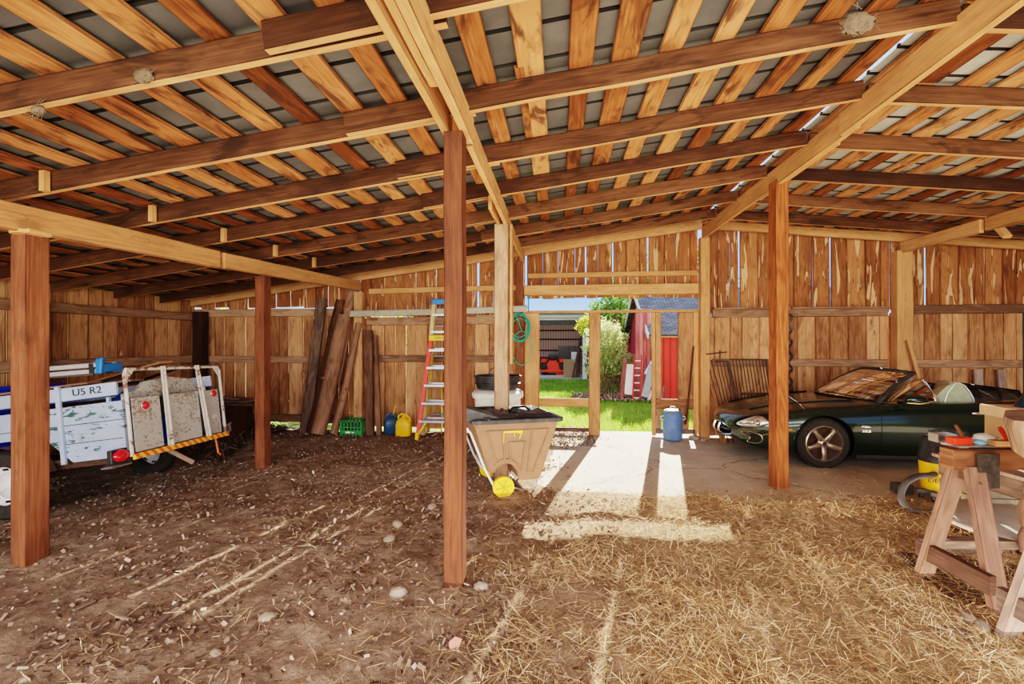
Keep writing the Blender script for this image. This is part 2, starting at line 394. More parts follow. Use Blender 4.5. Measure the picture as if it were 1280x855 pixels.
nt.links.new(nv.outputs[0], v.inputs['Vector'])
cr = ramp(nt, v.outputs['Distance'], [(0.0, (0.3, 0.26, 0.22)), (0.006, (1, 1, 1))])
col = mixc(nt, 0.9, col, cr, 'MULTIPLY')
nt.links.new(col, b.inputs['Base Color']); b.inputs['Roughness'].default_value = 0.85
bump(nt, b, n2, 0.2, 0.004)
concrete = m
s = M(); s.box((4.6, 6.95, -0.06), (10.0, 4.1, 0.12)); o = s.build('floor', concrete); o['kind'] = 'structure'

# ---- walls: planks with open gaps, and their rails
def plank_wall(name, rects, mat, parent=None, along='x', const=WALL_Y, thick=0.028, cracks=()):
    """rects: (c0, c1, bottom, top-or-function, gap range, jag)"""
    s = M()
    for (c0, c1, zb, zt, gp, jag, mi) in rects:
        c = c0
        while c < c1 - 0.03:
            w = min(U(0.17, 0.30), c1 - c)
            nxt = [k for k in cracks if c + 0.05 < k < c + w + 0.09] if zb > 2 else []
            if nxt: w = nxt[0] - c
            top = (zt(c + w / 2) if callable(zt) else zt) + U(-jag, jag) * 0.3
            bot = zb + U(0, jag)
            y = const + U(-0.006, 0.006)
            tilt = U(-0.004, 0.004)
            if along == 'x': a, b_, wd = (c + w / 2 + tilt, y, bot), (c + w / 2 - tilt, y, top), (1, 0, 0)
            else: a, b_, wd = (y, c + w / 2 + tilt, bot), (y, c + w / 2 - tilt, top), (0, 1, 0)
            s.board(a, b_, w, thick, wdir=wd, mi=mi)
            c += w + (0.026 if nxt else 0) + (U(*gp) if random.random() < 0.85 else 0.002)
    o = s.build(name, mat, parent)
    if parent is None: o['kind'] = 'structure'
    return o
topz = lambda x: rz(x) + 0.14
WY = WALL_Y + 0.09
wb = plank_wall('wall_back', [
    (-7.15, -3.75, 0.10, 2.25, (0.004, 0.014), 0.04, 0), (-7.15, -3.75, 2.30, topz, (0.004, 0.02), 0.05, 1),
    (-3.72, -0.62, 0.06, 2.12, (0.004, 0.016), 0.03, 0), (-3.72, -0.62, 2.14, topz, (0.003, 0.014), 0.02, 1),
    (-0.58, 2.42, 2.44, topz, (0.002, 0.008), 0.035, 1),
    (2.50, 5.55, 0.02, 2.12, (0.003, 0.012), 0.01, 0), (2.50, 5.55, 2.16, topz, (0.004, 0.022), 0.02, 1),
    (5.57, 9.45, 0.02, 2.16, (0.004, 0.014), 0.01, 0), (5.57, 9.45, 2.2, topz, (0.003, 0.016), 0.02, 1)],
    [W_wall, W_upper], const=WY, cracks=(-1.50, -1.04, -0.88, 0.46, 0.94, 1.55, 3.1, 4.6, 6.1, 7.0))
def rail(par, a, b_, w=0.13, t=0.045, mat=None, name='rail', wdir=(0, 0, 1)):
    s = M(); s.board(a, b_, w, t, wdir=wdir, seg=4, wob=0.004)
    off = Vector(par.location)
    s.v = [tuple(Vector(p) - off) for p in s.v]
    return s.build(name, mat or W_rail, par, bevel=0.004)
RY = WALL_Y + 0.05
for x0, x1, zs in ((-7.1, -3.8, (0.22, 1.34, 2.235)), (-3.6, -0.66, (1.36, 2.06)), (2.66, 5.5, (1.31, 2.17)), (5.8, 9.4, (1.31, 2.215))):
    for z in zs: rail(wb, (x0, RY, z), (x1, RY - 0.01, z + U(-0.01, 0.02)), 0.13 if z < 2 else 0.15)
rail(wb, (-3.55, RY, 2.62), (-0.66, RY, 2.66), 0.10, mat=W_beam)
rail(wb, (2.66, RY - 0.05, 2.245), (3.9, RY - 0.05, 2.25), 0.03, 0.12)
rail(wb, (3.95, RY - 0.05, 2.25), (5.5, RY - 0.05, 2.25), 0.03, 0.12)

wl = plank_wall('wall_left', [(-1.5, 8.5, 0.05, 2.47, (0.006, 0.02), 0.03, 0)], [W_wall], along='y', const=-7.05)
for z in (0.3, 1.34, 2.14): rail(wl, (-6.99, -1.4, z), (-6.99, 8.45, z + 0.01), 0.14, mat=W_rail)
wr = plank_wall('wall_right', [(-1.5, 8.5, 0.05, topz(9.4) - 0.05, (0.004, 0.012), 0.03, 0)], [W_wall], along='y', const=9.5)
for z in (0.4, 1.5, 2.5): rail(wr, (9.44, -1.4, z), (9.44, 8.45, z), 0.14)

# ---- door bay
door = thing('door_1', None, None, (0.9, RY, 0)); door['kind'] = 'structure'
def dpart(name, a, b_, w, t, mat, wdir=(0, 0, 1)):
    s = M(); off = Vector(door.location)
    s.board(Vector(a) - off, Vector(b_) - off, w, t, wdir=wdir); s.build(name, mat, door, bevel=0.004)
dpart('header_beam', (-0.64, RY - 0.03, 2.60), (2.50, RY - 0.03, 2.60), 0.19, 0.09, W_beam)
dpart('header_rail', (-0.56, RY, 2.87), (2.40, RY, 2.88), 0.09, 0.05, W_beam)
dpart('transom_bar', (-0.60, RY, 2.215), (2.42, RY, 2.215), 0.045, 0.09, W_beam)
X1 = (1, 0, 0)
dpart('stile', (-0.49, RY, 0.0), (-0.49, RY, 2.19), 0.27, 0.04, W_beam, X1)
dpart('door_post', (0.625, RY, 0.0), (0.635, RY, 2.19), 0.20, 0.07, W_wall, X1)
dpart('middle_rail', (-0.36, RY, 0.585), (0.52, RY, 0.58), 0.15, 0.045, W_beam)
dpart('bottom_rail', (-0.36, RY, 0.10), (0.52, RY, 0.10), 0.07, 0.05, W_weath)
dpart('jamb_strip', (1.665, RY, 0.02), (1.65, RY, 2.19), 0.06, 0.06, W_beam, X1)
dpart('stile', (1.745, RY + 0.03, 0.05), (1.745, RY + 0.03, 2.19), 0.10, 0.04, W_wall, X1)
dpart('stile', (2.21, RY + 0.01, 0.60), (2.21, RY + 0.01, 2.19), 0.26, 0.035, W_wall, X1)
dpart('stile', (2.375, RY, 0.05), (2.375, RY, 2.19), 0.08, 0.05, W_beam, X1)
dpart('middle_rail', (1.70, RY, 0.58), (2.36, RY, 0.58), 0.17, 0.04, W_wall)
dpart('lower_board', (2.17, RY, 0.10), (2.17, RY, 0.5), 0.17, 0.03, W_wall, X1)
dpart('bottom_rail', (1.70, RY, 0.10), (2.36, RY, 0.10), 0.08, 0.05, W_weath)

# ---- ceiling : corrugated sheet, each roof board a part of it
s = M()
x = -7.5
def roofz(x): return rz(x) + 0.15 + 0.03
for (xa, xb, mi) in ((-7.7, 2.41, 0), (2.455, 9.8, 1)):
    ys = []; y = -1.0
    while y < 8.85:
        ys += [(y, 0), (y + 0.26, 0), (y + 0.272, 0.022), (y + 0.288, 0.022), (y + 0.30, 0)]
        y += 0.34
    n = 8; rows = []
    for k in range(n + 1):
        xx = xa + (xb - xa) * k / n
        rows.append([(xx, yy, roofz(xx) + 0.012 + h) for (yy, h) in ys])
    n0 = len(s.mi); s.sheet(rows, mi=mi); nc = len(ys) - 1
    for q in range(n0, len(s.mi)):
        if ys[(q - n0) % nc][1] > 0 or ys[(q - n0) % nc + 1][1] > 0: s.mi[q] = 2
ceil = s.build('ceiling', [galv, galv_lit, paint('rib_shadow', (.03, .028, .026), .8)], origin=(0, 4, 3.3)); ceil['kind'] = 'structure'
def batten(x, y0, y1, w):
    s = M(); z = rz(x) + 0.15 + 0.011; sl = 0.1325 if x < 2.48 else -0.092
    off = Vector(ceil.location)
    s.board(Vector((x + U(-.01, .01), y0, z)) - off, Vector((x + U(-.01, .01), y1, z)) - off, w, 0.02, wdir=(1, 0, sl))
    s.build('roof_board', W_batt, ceil)
x = -7.2
while x < 9.3:
    if not (2.30 < x < 2.50):
        w = U(0.135, 0.175); ysp = 5.0 + U(-0.02, 0.02)
        cut = random.choice([3.2, 4.1, 5.03, 5.93])
        batten(x, -0.9, cut - 0.02, w); batten(x + U(-0.02, 0.02), cut, 8.8, U(0.13, 0.17))
    x += U(0.285, 0.33)
for x_ in (-0.95, -0.55, -0.32):   # short patches of narrow board by the middle row
    batten(x_ + 0.06, 3.0, 4.25, 0.06)

# ---- posts
def post(x, y, top, w=0.15, d=0.15, label='', mat=W_post, rot=0.0, zb=None):
    z0 = (g(x, y) - 0.02) if zb is None else zb
    s = M(); s.board((0, 0, 0), (0, 0, top - z0), w, d, wdir=(math.cos(rot), math.sin(rot), 0), seg=6, wob=0.003)
    o = s.build('wooden_post', mat, bevel=0.008, origin=(0, 0, 0)); o.location = (x, y, z0)
    return tag(o, label, 'post')
post(-3.99, 3.20, 2.48, 0.13, 0.17, 'thick red-brown wooden post at the left edge in front of the trailer wheel')
post(-3.93, 5.93, 2.54, 0.14, 0.14, 'red-brown post standing just right of the trailer tailgate')
post(-3.70, 8.46, 2.60, 0.17, 0.14, 'post at the back wall behind the leaning logs', W_wall)
post(-0.70, 3.14, 3.06, 0.13, 0.13, 'dark knotty wooden post nearest the camera in front of the brown cart')
post(-0.69, 5.66, 3.08, 0.17, 0.12, 'tan sawn post rising behind the lid of the brown cart', W_rail)
post(-0.575, 5.69, 3.08, 0.035, 0.10, 'narrow tan post strip fixed to the right side of the post behind the cart', W_beam, zb=1.4)
post(-0.70, 8.46, 3.12, 0.14, 0.14, 'reddish post at the back wall behind the green hose', W_post)
post(2.49, 5.66, 3.49, 0.15, 0.15, 'bright orange-brown post in front of the bonnet of the green car', wood('orange_post_wood', (0.22, 0.07, 0.02), (0.42, 0.16, 0.05), (0.62, 0.30, 0.12), stain=0.2), rot=0.12)
post(2.49, 8.44, 3.47, 0.16, 0.14, 'post at the back wall right of the blue barrel', W_beam)
post(5.66, 8.44, 3.18, 0.26, 0.15, 'post at the back wall behind the windscreen of the car', W_beam)
post(-6.85, 8.42, 2.25, 0.22, 0.15, 'dark corner post where the back and left walls meet', W_raft)
post(-6.88, 5.6, 2.2, 0.15, 0.15, 'post on the left wall behind the trailer', W_raft)

# ---- beams along the rows of posts
def beam(pts, w, h, label, mat=W_beam, name='support_beam'):
    s = M()
    for a, b_ in pts: s.board(a, b_, h, w, wdir=(0, 0, 1), seg=5, wob=0.004)
    return tag(s.build(name, mat, bevel=0.006), label, 'beam')
beam([((-4.07, 0.0, 2.53), (-3.86, 5.02, 2.60))], 0.05, 0.20, 'long pale beam over the left row of posts, nearest length')
beam([((-3.84, 5.06, 2.60), (-3.66, 8.40, 2.70))], 0.05, 0.18, 'pale beam over the left row of posts, length reaching the back wall')
cb = [((-0.78, 0.2, 3.14), (-0.76, 3.22, 3.145), 'left plank of the doubled pale beam running to the nearest middle post', .05, .17),
      ((-0.66, 0.2, 3.15), (-0.63, 3.30, 3.15), 'right plank of the doubled pale beam running to the nearest middle post', .06, .18),
      ((-0.72, 1.2, 3.13), (-0.70, 2.6, 3.14), 'short filler plank between the two planks of the nearest middle beam', .05, .10),
      ((-0.64, 3.35, 3.15), (-0.64, 5.72, 3.16), 'pale beam between the two nearest middle posts', .05, .18),
      ((-0.72, 4.9, 3.13), (-0.72, 5.8, 3.14), 'short splice plank beside the beam on the middle post behind the cart', .04, .15),
      ((-0.66, 5.76, 3.17), (-0.64, 8.44, 3.19), 'pale beam from the post behind the cart to the back wall', .05, .17)]
for a, b_, l, w, h in cb: beam([(a, b_)], w, h, l)
beam([((2.44, -0.4, 3.55), (2.44, 4.35, 3.545))], 0.06, 0.20, 'pale ridge beam overhead at the right, length nearest the camera')
beam([((2.47, 4.20, 3.545), (2.47, 8.42, 3.545))], 0.06, 0.20, 'pale ridge beam from the orange post to the back wall')
beam([((2.54, 4.6, 3.53), (2.54, 6.3, 3.53))], 0.05, 0.12, 'short splice plank on the ridge beam above the orange post')
beam([((5.68, -0.4, 3.24), (5.68, 6.9, 3.24))], 0.06, 0.18, 'pale beam at the far right overhead, nearest length')
beam([((5.66, 6.95, 3.23), (5.64, 8.42, 3.23))], 0.06, 0.18, 'short pale beam resting on the back wall post behind the car')
beam([((5.76, 6.7, 3.02), (5.76, 6.95, 3.32))], 0.10, 0.05, 'short diagonal cleat nailed under the far right beam', name='wooden_cleat')
for x, y in ((-3.95, 3.2),): beam([((x - 0.05, 3.14, 2.47), (x + 0.12, 3.14, 2.47))], 0.16, 0.035, 'flat shim on top of the left edge post', name='wooden_shim')

# ---- rafters
ords = ['first', 'second', 'third', 'fourth', 'fifth', 'sixth', 'seventh', 'eighth', 'ninth', 'tenth']
ry = [1.36, 2.27, 3.20, 4.10, 5.00, 5.92, 6.85, 7.72, 8.42]
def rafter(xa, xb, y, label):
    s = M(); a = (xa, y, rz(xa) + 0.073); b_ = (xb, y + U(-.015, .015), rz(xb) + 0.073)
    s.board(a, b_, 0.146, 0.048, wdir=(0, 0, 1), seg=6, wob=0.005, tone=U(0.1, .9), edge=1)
    return tag(s.build('rafter', [W_raft if y < 8 else W_beam, W_under_lit]), label, 'rafter')
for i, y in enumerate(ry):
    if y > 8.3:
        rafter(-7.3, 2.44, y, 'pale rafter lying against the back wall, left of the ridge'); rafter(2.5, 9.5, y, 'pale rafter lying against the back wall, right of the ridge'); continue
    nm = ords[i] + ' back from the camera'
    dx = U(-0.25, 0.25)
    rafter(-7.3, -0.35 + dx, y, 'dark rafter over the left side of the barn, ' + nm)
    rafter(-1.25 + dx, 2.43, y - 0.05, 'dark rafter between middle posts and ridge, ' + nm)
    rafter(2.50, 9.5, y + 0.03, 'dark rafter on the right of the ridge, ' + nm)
s = M()   # light vertical cleats where a rafter is blocked on the left beam
for i, y in enumerate(ry[2:7]):
    s = M(); x = -3.80 + 0.03 * i; s.board((x, y - 0.06, rz(x) - 0.01), (x, y - 0.06, rz(x) + 0.14), 0.05, 0.04, wdir=(1, 0, 0))
    tag(s.build('wooden_cleat', W_beam), 'small pale cleat beside the %s rafter above the left beam' % ords[i + 2], 'cleat')

# ---- mud nests of birds on the rafters
mud = paint('mud', (0.17, 0.12, 0.08), 0.95, 0, 0.4, 30, 0.6, (0.06, 0.04, 0.03), bumpy=1.0)
def nest(px, py, Y, r, label):
    x, y, z = at(px, py, Y)
    s = M(); s.ell((0, 0, 0), (r * 1.5, r * 0.7, r), 22, 12, rough=0.16)
    for k in range(int(r * 900) if r < .03 else 6):
        a = U(0, 2 * PI); q = r * U(0.9, 1.3)
        p = Vector((math.cos(a) * q, -r * .5 + U(-.02, .02), math.sin(a) * q * .8)); s.tube([p, p + Vector((U(-.06, .06), U(-.02, .02), U(-.06, .04)))], 0.0015, 4)
    o = s.build('bird_nest', mud, smooth=60, origin=(0, 0, 0)); o.location = (x, y, z); tag(o, label, 'nest')
nest(1072, 30, 2.20, 0.045, 'round mud and straw bird nest on the rafter at upper right')
nest(180, 95, 2.24, 0.035, 'smeared mud nest on the rafter at upper left')
nest(48, 138, 2.24, 0.026, 'small straw tuft nest on the rafter at the left edge')
# ================================================================ LOOSE STUFF ON THE GROUND
def scatter(name, label, cat, pos, lens, wid, mat, flat=0.35, tones=None, tri=False, curl=0.0):
    """thin pieces lying every way; pos (N,3)"""
    n = len(pos); a = rng.uniform(0, 2 * PI, n); e = rng.normal(0, flat, n)
    d = np.stack([np.cos(a) * np.cos(e), np.sin(a) * np.cos(e), np.sin(e)], 1)
    p = np.stack([-np.sin(a), np.cos(a), rng.normal(0, 0.5, n)], 1); p /= np.linalg.norm(p, axis=1)[:, None]
    L = lens[:, None] / 2; W = (wid[:, None]) / 2
    c = pos + np.array([0, 0, 1]) * np.abs(d[:, 2:3]) * L
    V = np.stack([c - d * L - p * W, c - d * L * 0.9 + p * W, c + d * L + p * W * 0.7, c + d * L * 0.85 - p * W], 1).reshape(-1, 3)
    F = np.arange(4 * n).reshape(n, 4)
    if tones is None: tones = rng.uniform(0, 1, n)
    o = mesh_np(name, V, F, mat, tones)
    return tag(o, label, cat, kind='stuff')
straw_m = toned('straw', [(0, (0.16, 0.095, 0.045)), (0.3, (0.42, 0.27, 0.14)), (0.65, (0.76, 0.55, 0.33)), (1, (0.98, 0.86, 0.66))], 0.7)
chip_m = toned('chips', [(0, (0.05, 0.028, 0.02)), (0.4, (0.17, 0.105, 0.075)), (0.75, (0.36, 0.25, 0.19)), (0.93, (0.55, 0.43, 0.36)), (1, (0.78, 0.68, 0.60))], 0.85)
def nz(x, y, s, o=0.0): return np.array([noise.noise(Vector((float(a) * s, float(b_) * s, o))) for a, b_ in zip(x, y)])
def pts(n, x0, x1, y0, y1, dens):
    x = rng.uniform(x0, x1, n); y = y0 + (y1 - y0) * rng.uniform(0, 1, n) ** 1.25
    k = rng.uniform(0, 1, n) < dens(x, y); x, y = x[k], y[k]
    z = np.maximum(gh(x, y), np.where((x > 0.0) & (y > 5.2), 0.0, -9))
    return x, y, z
# straw : thick at the right, thinning towards the middle
def dstraw(x, y):
    base = sst(-1.3, 1.2, x + 0.9 * nz(x, y, 0.8, 3) - 0.15 * (y - 2)) * (1 - sst(4.9, 5.6, y - 0.5 * nz(x, y, 1.4, 9))) + 0.06
    return np.clip(base * (0.45 + 0.9 * sst(-0.25, 0.35, nz(x, y, 1.9, 1))), 0, 1)
x, y, z = pts(290000, -2.6, 6.5, 1.2, 6.6, dstraw)
n = len(x)
scatter('straw', 'loose golden straw spread over the dirt floor at the right', 'straw', np.stack([x, y, z + rng.uniform(0, 0.03, n)], 1),
        rng.uniform(0.03, 0.12, n), rng.uniform(0.0013, 0.0035, n), straw_m, 0.28, np.clip(rng.beta(2, 2, n) * 0.9 + 0.25 * nz(x, y, 1.6, 7), 0, 1))
def dchip(x, y):
    base = 1 - sst(-1.2, 1.6, x) * 0.9
    return np.clip(base * (0.25 + 1.0 * sst(-0.15, 0.35, nz(x, y, 1.5, 2))) * (1 - 0.97 * sst(0, .3, x) * sst(5.0, 5.3, y)), 0, 1)
x, y, z = pts(60000, -6.5, 5.5, 1.2, 8.4, dchip)
n = len(x)
scatter('wood_chips', 'bark chips, crumbs and dead leaves strewn over the dirt floor at the left', 'wood chips', np.stack([x, y, z + rng.uniform(0, 0.01, n)], 1),
        rng.uniform(0.012, 0.05, n), rng.uniform(0.008, 0.026, n), chip_m, 0.35, np.clip(rng.beta(1.6, 2.2, n) + 0.1, 0, 1))
# pebbles as one cluster, the larger stones each on their own
def pebble_mesh(n, pos, rad):
    V = []; F = []
    base = [(1, 0, 0), (-1, 0, 0), (0, 1, 0), (0, -1, 0), (0, 0, .7), (0, 0, -.7)]
    fs = [(0, 2, 4), (2, 1, 4), (1, 3, 4), (3, 0, 4), (2, 0, 5), (1, 2, 5), (3, 1, 5), (0, 3, 5)]
    for k in range(n):
        a = U(0, 6.28); ca, sa = math.cos(a), math.sin(a); o = len(V)
        sx, sy, sz = U(.7, 1.3), U(.6, 1), U(.5, .9)
        for b_ in base:
            px, py, pz = b_[0] * sx * rad[k] * U(.8, 1.2), b_[1] * sy * rad[k] * U(.8, 1.2), b_[2] * sz * rad[k]
            V.append((pos[k][0] + px * ca - py * sa, pos[k][1] + px * sa + py * ca, pos[k][2] + pz))
        F += [[o + i for i in f_] for f_ in fs]
    return np.array(V), np.array(F)
x, y, z = pts(5200, -5.8, 4.0, 1.3, 8.2, lambda x, y: np.clip(0.75 - 0.22 * (x + 1), 0.1, 1) * (1 - sst(0, .3, x) * sst(5.0, 5.3, y)))
n = len(x); V, F = pebble_mesh(n, np.stack([x, y, z], 1), np.abs(rng.normal(0, 0.010, n)) + 0.004)
peb = paint('pebble', (0.33, 0.25, 0.19), 0.9, 0, 0.5, 9)
tag(mesh_np('pebbles', V, F, peb), 'small pale pebbles and clods scattered over the brown dirt floor', 'pebbles', kind='stuff')
def rock(x, y, r, label, squash=0.55, mat=stone, z=None):
    s = M(); s.ell((0, 0, 0), (r, r * U(.65, .85), r * squash), 12, 8, rough=0.10)
    o = s.build('stone', mat, smooth=50, origin=(0, 0, 0)); o.location = (x, y, (g(x, y) if z is None else z) + r * squash * 0.45); o.rotation_euler = (0, 0, U(0, 3))
    return tag(o, label, 'stone')
def gp(px, py, z=0.0):
    r = (px - 640) / F_; d = (EYE - z) * F_ / (py - HZ); return (-sT + r * cT) * d, (cT + r * sT) * d
for px, py, r, l in ((868, 549, .10, 'pale stone lying at the foot of the doorway, left of the door post'), (879, 551, .07, 'small stone beside the door post at the blue barrel'),
                     (335, 776, .055, 'rounded stone half sunk in the dirt, lower left'), (270, 817, .035, 'small grey stone in the dirt near the bottom left'),
                     (498, 748, .06, 'stone lying in the dirt just left of the nearest middle post'), (602, 738, .05, 'stone in the dirt right of the nearest middle post'),
                     (487, 677, .06, 'flat stone in the sunlit strip left of the middle post'), (540, 638, .06, 'stone at the end of the sunlit strip behind the middle post'),
                     (497, 660, .055, 'brown clod in the sunlit strip left of the middle post'), (788, 784, .03, 'white pebble-like stone lying on the straw'), (1150, 716, .03, 'red-brown stone on the straw by the iron grating')):
    x, y = gp(px, py); rock(x, y, r, l)
for px, py, r, l in ((1212, 778, .05, 'pale rounded stone at the foot of the sawhorse, left of its neighbour'), (1228, 786, .055, 'pale rounded stone at the foot of the sawhorse, right of its neighbour')):
    x, y = gp(px, py); rock(x, y, r, l, 0.6)
# sticks and bark strips
for (p, q, w, l) in (((92, 771), (118, 760), .03, 'pale piece of split wood lying in the dirt, lower left'), ((190, 790), (222, 765), .02, 'thin brown lath in the dirt beside a strip of sun'),
                     ((145, 776), (168, 780), .012, 'small grey stick lying in the dirt, lower left'), ((1168, 787), (1212, 797), .02, 'short grey lath lying on the straw at the right'),
                     ((345, 540), (372, 533), .05, 'split board lying by the back wall')):
    a = gp(*p); b_ = gp(*q); s = M(); s.board((a[0], a[1], g(*a) + .02), (b_[0], b_[1], g(*b_) + .022), w, .012, wdir=(0, 1, 0))
    tag(s.build('wood_scrap', W_old), l, 'wood scrap')
pink = paint('pink_plastic', (0.8, 0.32, 0.26), 0.6)
x, y = gp(562, 816); s = M(); s.prism([(0, 0), (.05, .01), (.06, .05), (.02, .06), (-.01, .03)], .012, (0, 0, 0), (1, 0, 0), (0, .8, .6)); o = s.build('plastic_scrap', pink, origin=(0, 0, 0)); o.location = (x, y, g(x, y) + .01); tag(o, 'small scrap of pink plastic lying in the dirt', 'scrap')

# ================================================================ OUTSIDE
grass_m = toned('grass', [(0, (0.10, 0.22, 0.03)), (0.5, (0.30, 0.50, 0.07)), (1, (0.66, 0.74, 0.20))], 0.7, 0.5)
lawn_m, nt, b = newmat('lawn'); tc = N(nt, 'ShaderNodeTexCoord').outputs['Object']
nt.links.new(ramp(nt, noise_n(nt, tc, 3, 6, 0.7), [(0.3, (0.07, 0.15, 0.02)), (0.6, (0.17, 0.32, 0.05)), (0.8, (0.35, 0.42, 0.12))]), b.inputs['Base Color']); b.inputs['Roughness'].default_value = 0.95
s = M(); n = 60
s.sheet([[(-60 + 120 * j / 12, 8.95 + (60 - 8.95) * i / n, -0.055) for j in range(13)] for i in range(n + 1)][::-1])
s.sheet([[(-60, -40, -.3), (60, -40, -.3)], [(-60, 8.70, -.3), (60, 8.70, -.3)]][::-1])
s.sheet([[(-60, 8.70, -.3), (60, 8.70, -.3)], [(-60, 8.95, -.055), (60, 8.95, -.055)]][::-1])
o = s.build('ground', lawn_m, origin=(0, 20, 0)); o['kind'] = 'structure'
n = 62000
x = rng.uniform(-2.0, 6.0, n); y = 9.15 + 13 * rng.uniform(0, 1, n) ** 1.5
k = ~((x > 2.6) & (y > 14.2)); x, y = x[k], y[k]; n = len(x)
h = rng.uniform(0.04, 0.11, n); a = rng.uniform(0, 2 * PI, n); lean = rng.normal(0, 0.025, (n, 2)); w = 0.004 + 0.0006 * (y - 9)
P = np.stack([x, y, np.full(n, -.055)], 1); sd = np.stack([np.cos(a), np.sin(a), np.zeros(n)], 1) * w[:, None]
top = P + np.stack([lean[:, 0], lean[:, 1], h], 1)
V = np.stack([P - sd, P + sd, top + sd * .3, top - sd * .3], 1).reshape(-1, 3)
tag(mesh_np('grass', V, np.arange(4 * n).reshape(n, 4), grass_m, np.clip(rng.uniform(0, 1, n) * .7 + .3 * nz(x, y, 1.2) + .15, 0, 1)), 'bright sunlit lawn grass beyond the doorway', 'grass', kind='stuff')
s = M()  # leaf litter on the ground at the foot of the shrub
n = 2600; x = rng.uniform(-.7, .6, n); y = rng.uniform(7.6, 9.3, n)
scatter('dead_leaves', 'brown dead leaves gathered along the sill of the left door frame', 'dead leaves', np.stack([x, y, np.maximum(gh(x, y), 0) + .006], 1), rng.uniform(.02, .05, n), rng.uniform(.01, .03, n), chip_m, .3, rng.uniform(.3, 1, n))

# ---- red garage with the open door
redwall = paint('red_siding', (0.62, 0.045, 0.03), 0.7, 0, 0.12, 1.5, 0.1)
wtrim = paint('white_trim', (0.82, 0.82, 0.84), 0.6, 0, 0.05)
bld = thing('garage_building', 'red garage with a wide open door and dark corrugated interior beyond the lawn', 'building', (-1.0, 22, -0.05)); bld.scale = (1, 1, .925)
def bpart(nm, c, d, mat, par=bld, rot=None):
    s = M(); s.box(c, d, rot); return s.build(nm, mat, par)
bpart('front_wall', (4.85, 0.1, 1.65), (5.2, 0.2, 3.3), redwall)
bpart('front_wall', (-4.4, 0.1, 1.65), (3.0, 0.2, 3.3), redwall)
bpart('door_trim', (2.17, -0.02, 1.6), (0.20, 0.22, 3.2), wtrim); bpart('door_trim', (-2.9, -0.02, 1.6), (0.2, 0.22, 3.2), wtrim)
bpart('door_header', (-0.35, 0.1, 3.2), (5.3, 0.2, 0.16), wtrim)
bpart('roof', (0.5, 4.2, 3.36), (14.3, 8.8, 0.12), paint('garage_roof', (0.25, 0.25, 0.27), 0.6))
bpart('floor_slab', (0.5, 4.0, 0.03), (14, 8.3, 0.06), paint('garage_floor', (0.55, 0.52, 0.50), 0.8))
m, nt, b = newmat('pink_corrugated'); tc = N(nt, 'ShaderNodeTexCoord').outputs['Object']
wv = N(nt, 'ShaderNodeTexWave'); wv.inputs['Scale'].default_value = 2.0; nt.links.new(tc, wv.inputs['Vector'])
nt.links.new(ramp(nt, wv.outputs['Fac'], [(0, (0.45, 0.30, 0.28)), (.6, (0.75, 0.56, 0.54))]), b.inputs['Base Color'])
bpart('back_wall', (0.5, 8.0, 1.7), (14, 0.1, 3.3), m); bpart('side_wall', (-6.0, 4, 1.7), (.1, 8, 3.3), redwall); bpart('side_wall', (7.4, 4, 1.7), (.1, 8, 3.3), redwall)
bpart('partition_wall', (2.35, 4, 1.7), (.08, 7.8, 3.3), m)
for z in (1.35, 2.1, 2.7): bpart('wall_girt', (-1.8, 7.9, z), (8.4, 0.1, 0.09), W_raft)
bpart('lower_panel', (-1.8, 7.88, 0.45), (8.4, 0.08, 0.9), W_weath)
bpart('rolled_door', (-0.35, 0.5, 2.88), (4.9, 0.5, 0.2), dkgrey); bpart('door_track', (-0.35, 0.3, 3.06), (4.9, 0.05, 0.1), steel)
bpart('beam', (-0.35, 1.2, 3.0), (4.9, 0.1, 0.14), W_beam)

tr = thing('garden_tractor', 'small red tractor with black tyres parked in the open garage, seen from behind', 'tractor', (-0.32, 24.6, 0.01))
def wheel_m(r, w, c, n=28):
    s = M(); s.lathe([(r * .55, -w / 2), (r * .92, -w / 2), (r, -w * .3), (r, w * .3), (r * .92, w / 2), (r * .55, w / 2)], n, c, 'x'); return s
for sx in (-.47, .47):
    wheel_m(.36, .26, (sx, 0, .36)).build('rear_wheel', rubber, tr, smooth=True)
    s = M(); s.lathe([(.01, -.1), (.19, -.1), (.2, .1), (.01, .1)], 20, (sx, 0, .36), 'x'); s.build('wheel_hub', redp, tr, smooth=True)
    s = M(); s.board((sx, -.30, .66), (sx, .12, .80), .26, .03, wdir=(1, 0, 0)); s.board((sx, .12, .80), (sx, .45, .70), .26, .03, wdir=(1, 0, 0)); s.build('mudguard', redp, tr)
    wheel_m(.22, .16, (sx * .8, 1.25, .22)).build('front_wheel', rubber, tr, smooth=True)
s = M(); s.prism([(-.25, .2), (.25, .2), (.32, .55), (.18, .72), (-.18, .72), (-.32, .55)], .5, (0, -.05, 0)); s.box((0, .8, .62), (.42, 1.0, .42)); s.build('body', redp, tr, bevel=.03)
s = M(); s.ell((0, .05, .84), (.24, .2, .08)); s.ell((0, -.16, .98), (.24, .06, .2)); s.build('seat', blackp, tr, smooth=True)
s = M(); s.tube([(.05, .5, .8), (.05, .35, 1.02)], .015, 6); s.tube([(.05 + .17 * math.cos(a * .52), .33 + .05 * math.sin(a * .52), 1.02 + .16 * math.sin(a * .52)) for a in range(12)], .014, 6, closed=True); s.build('steering_wheel', blackp, tr)
s = M(); s.tube([(.58, .6, .5), (.6, .55, 1.25)], .03, 8); s.build('exhaust_pipe', steel, tr)
s = M(); s.box((0, 0.2, .22), (1.3, 1.1, .14)); s.build('mower_deck', redp, tr, bevel=.03)
cardb = paint('cardboard', (0.42, 0.27, 0.15), 0.85, 0, 0.1)
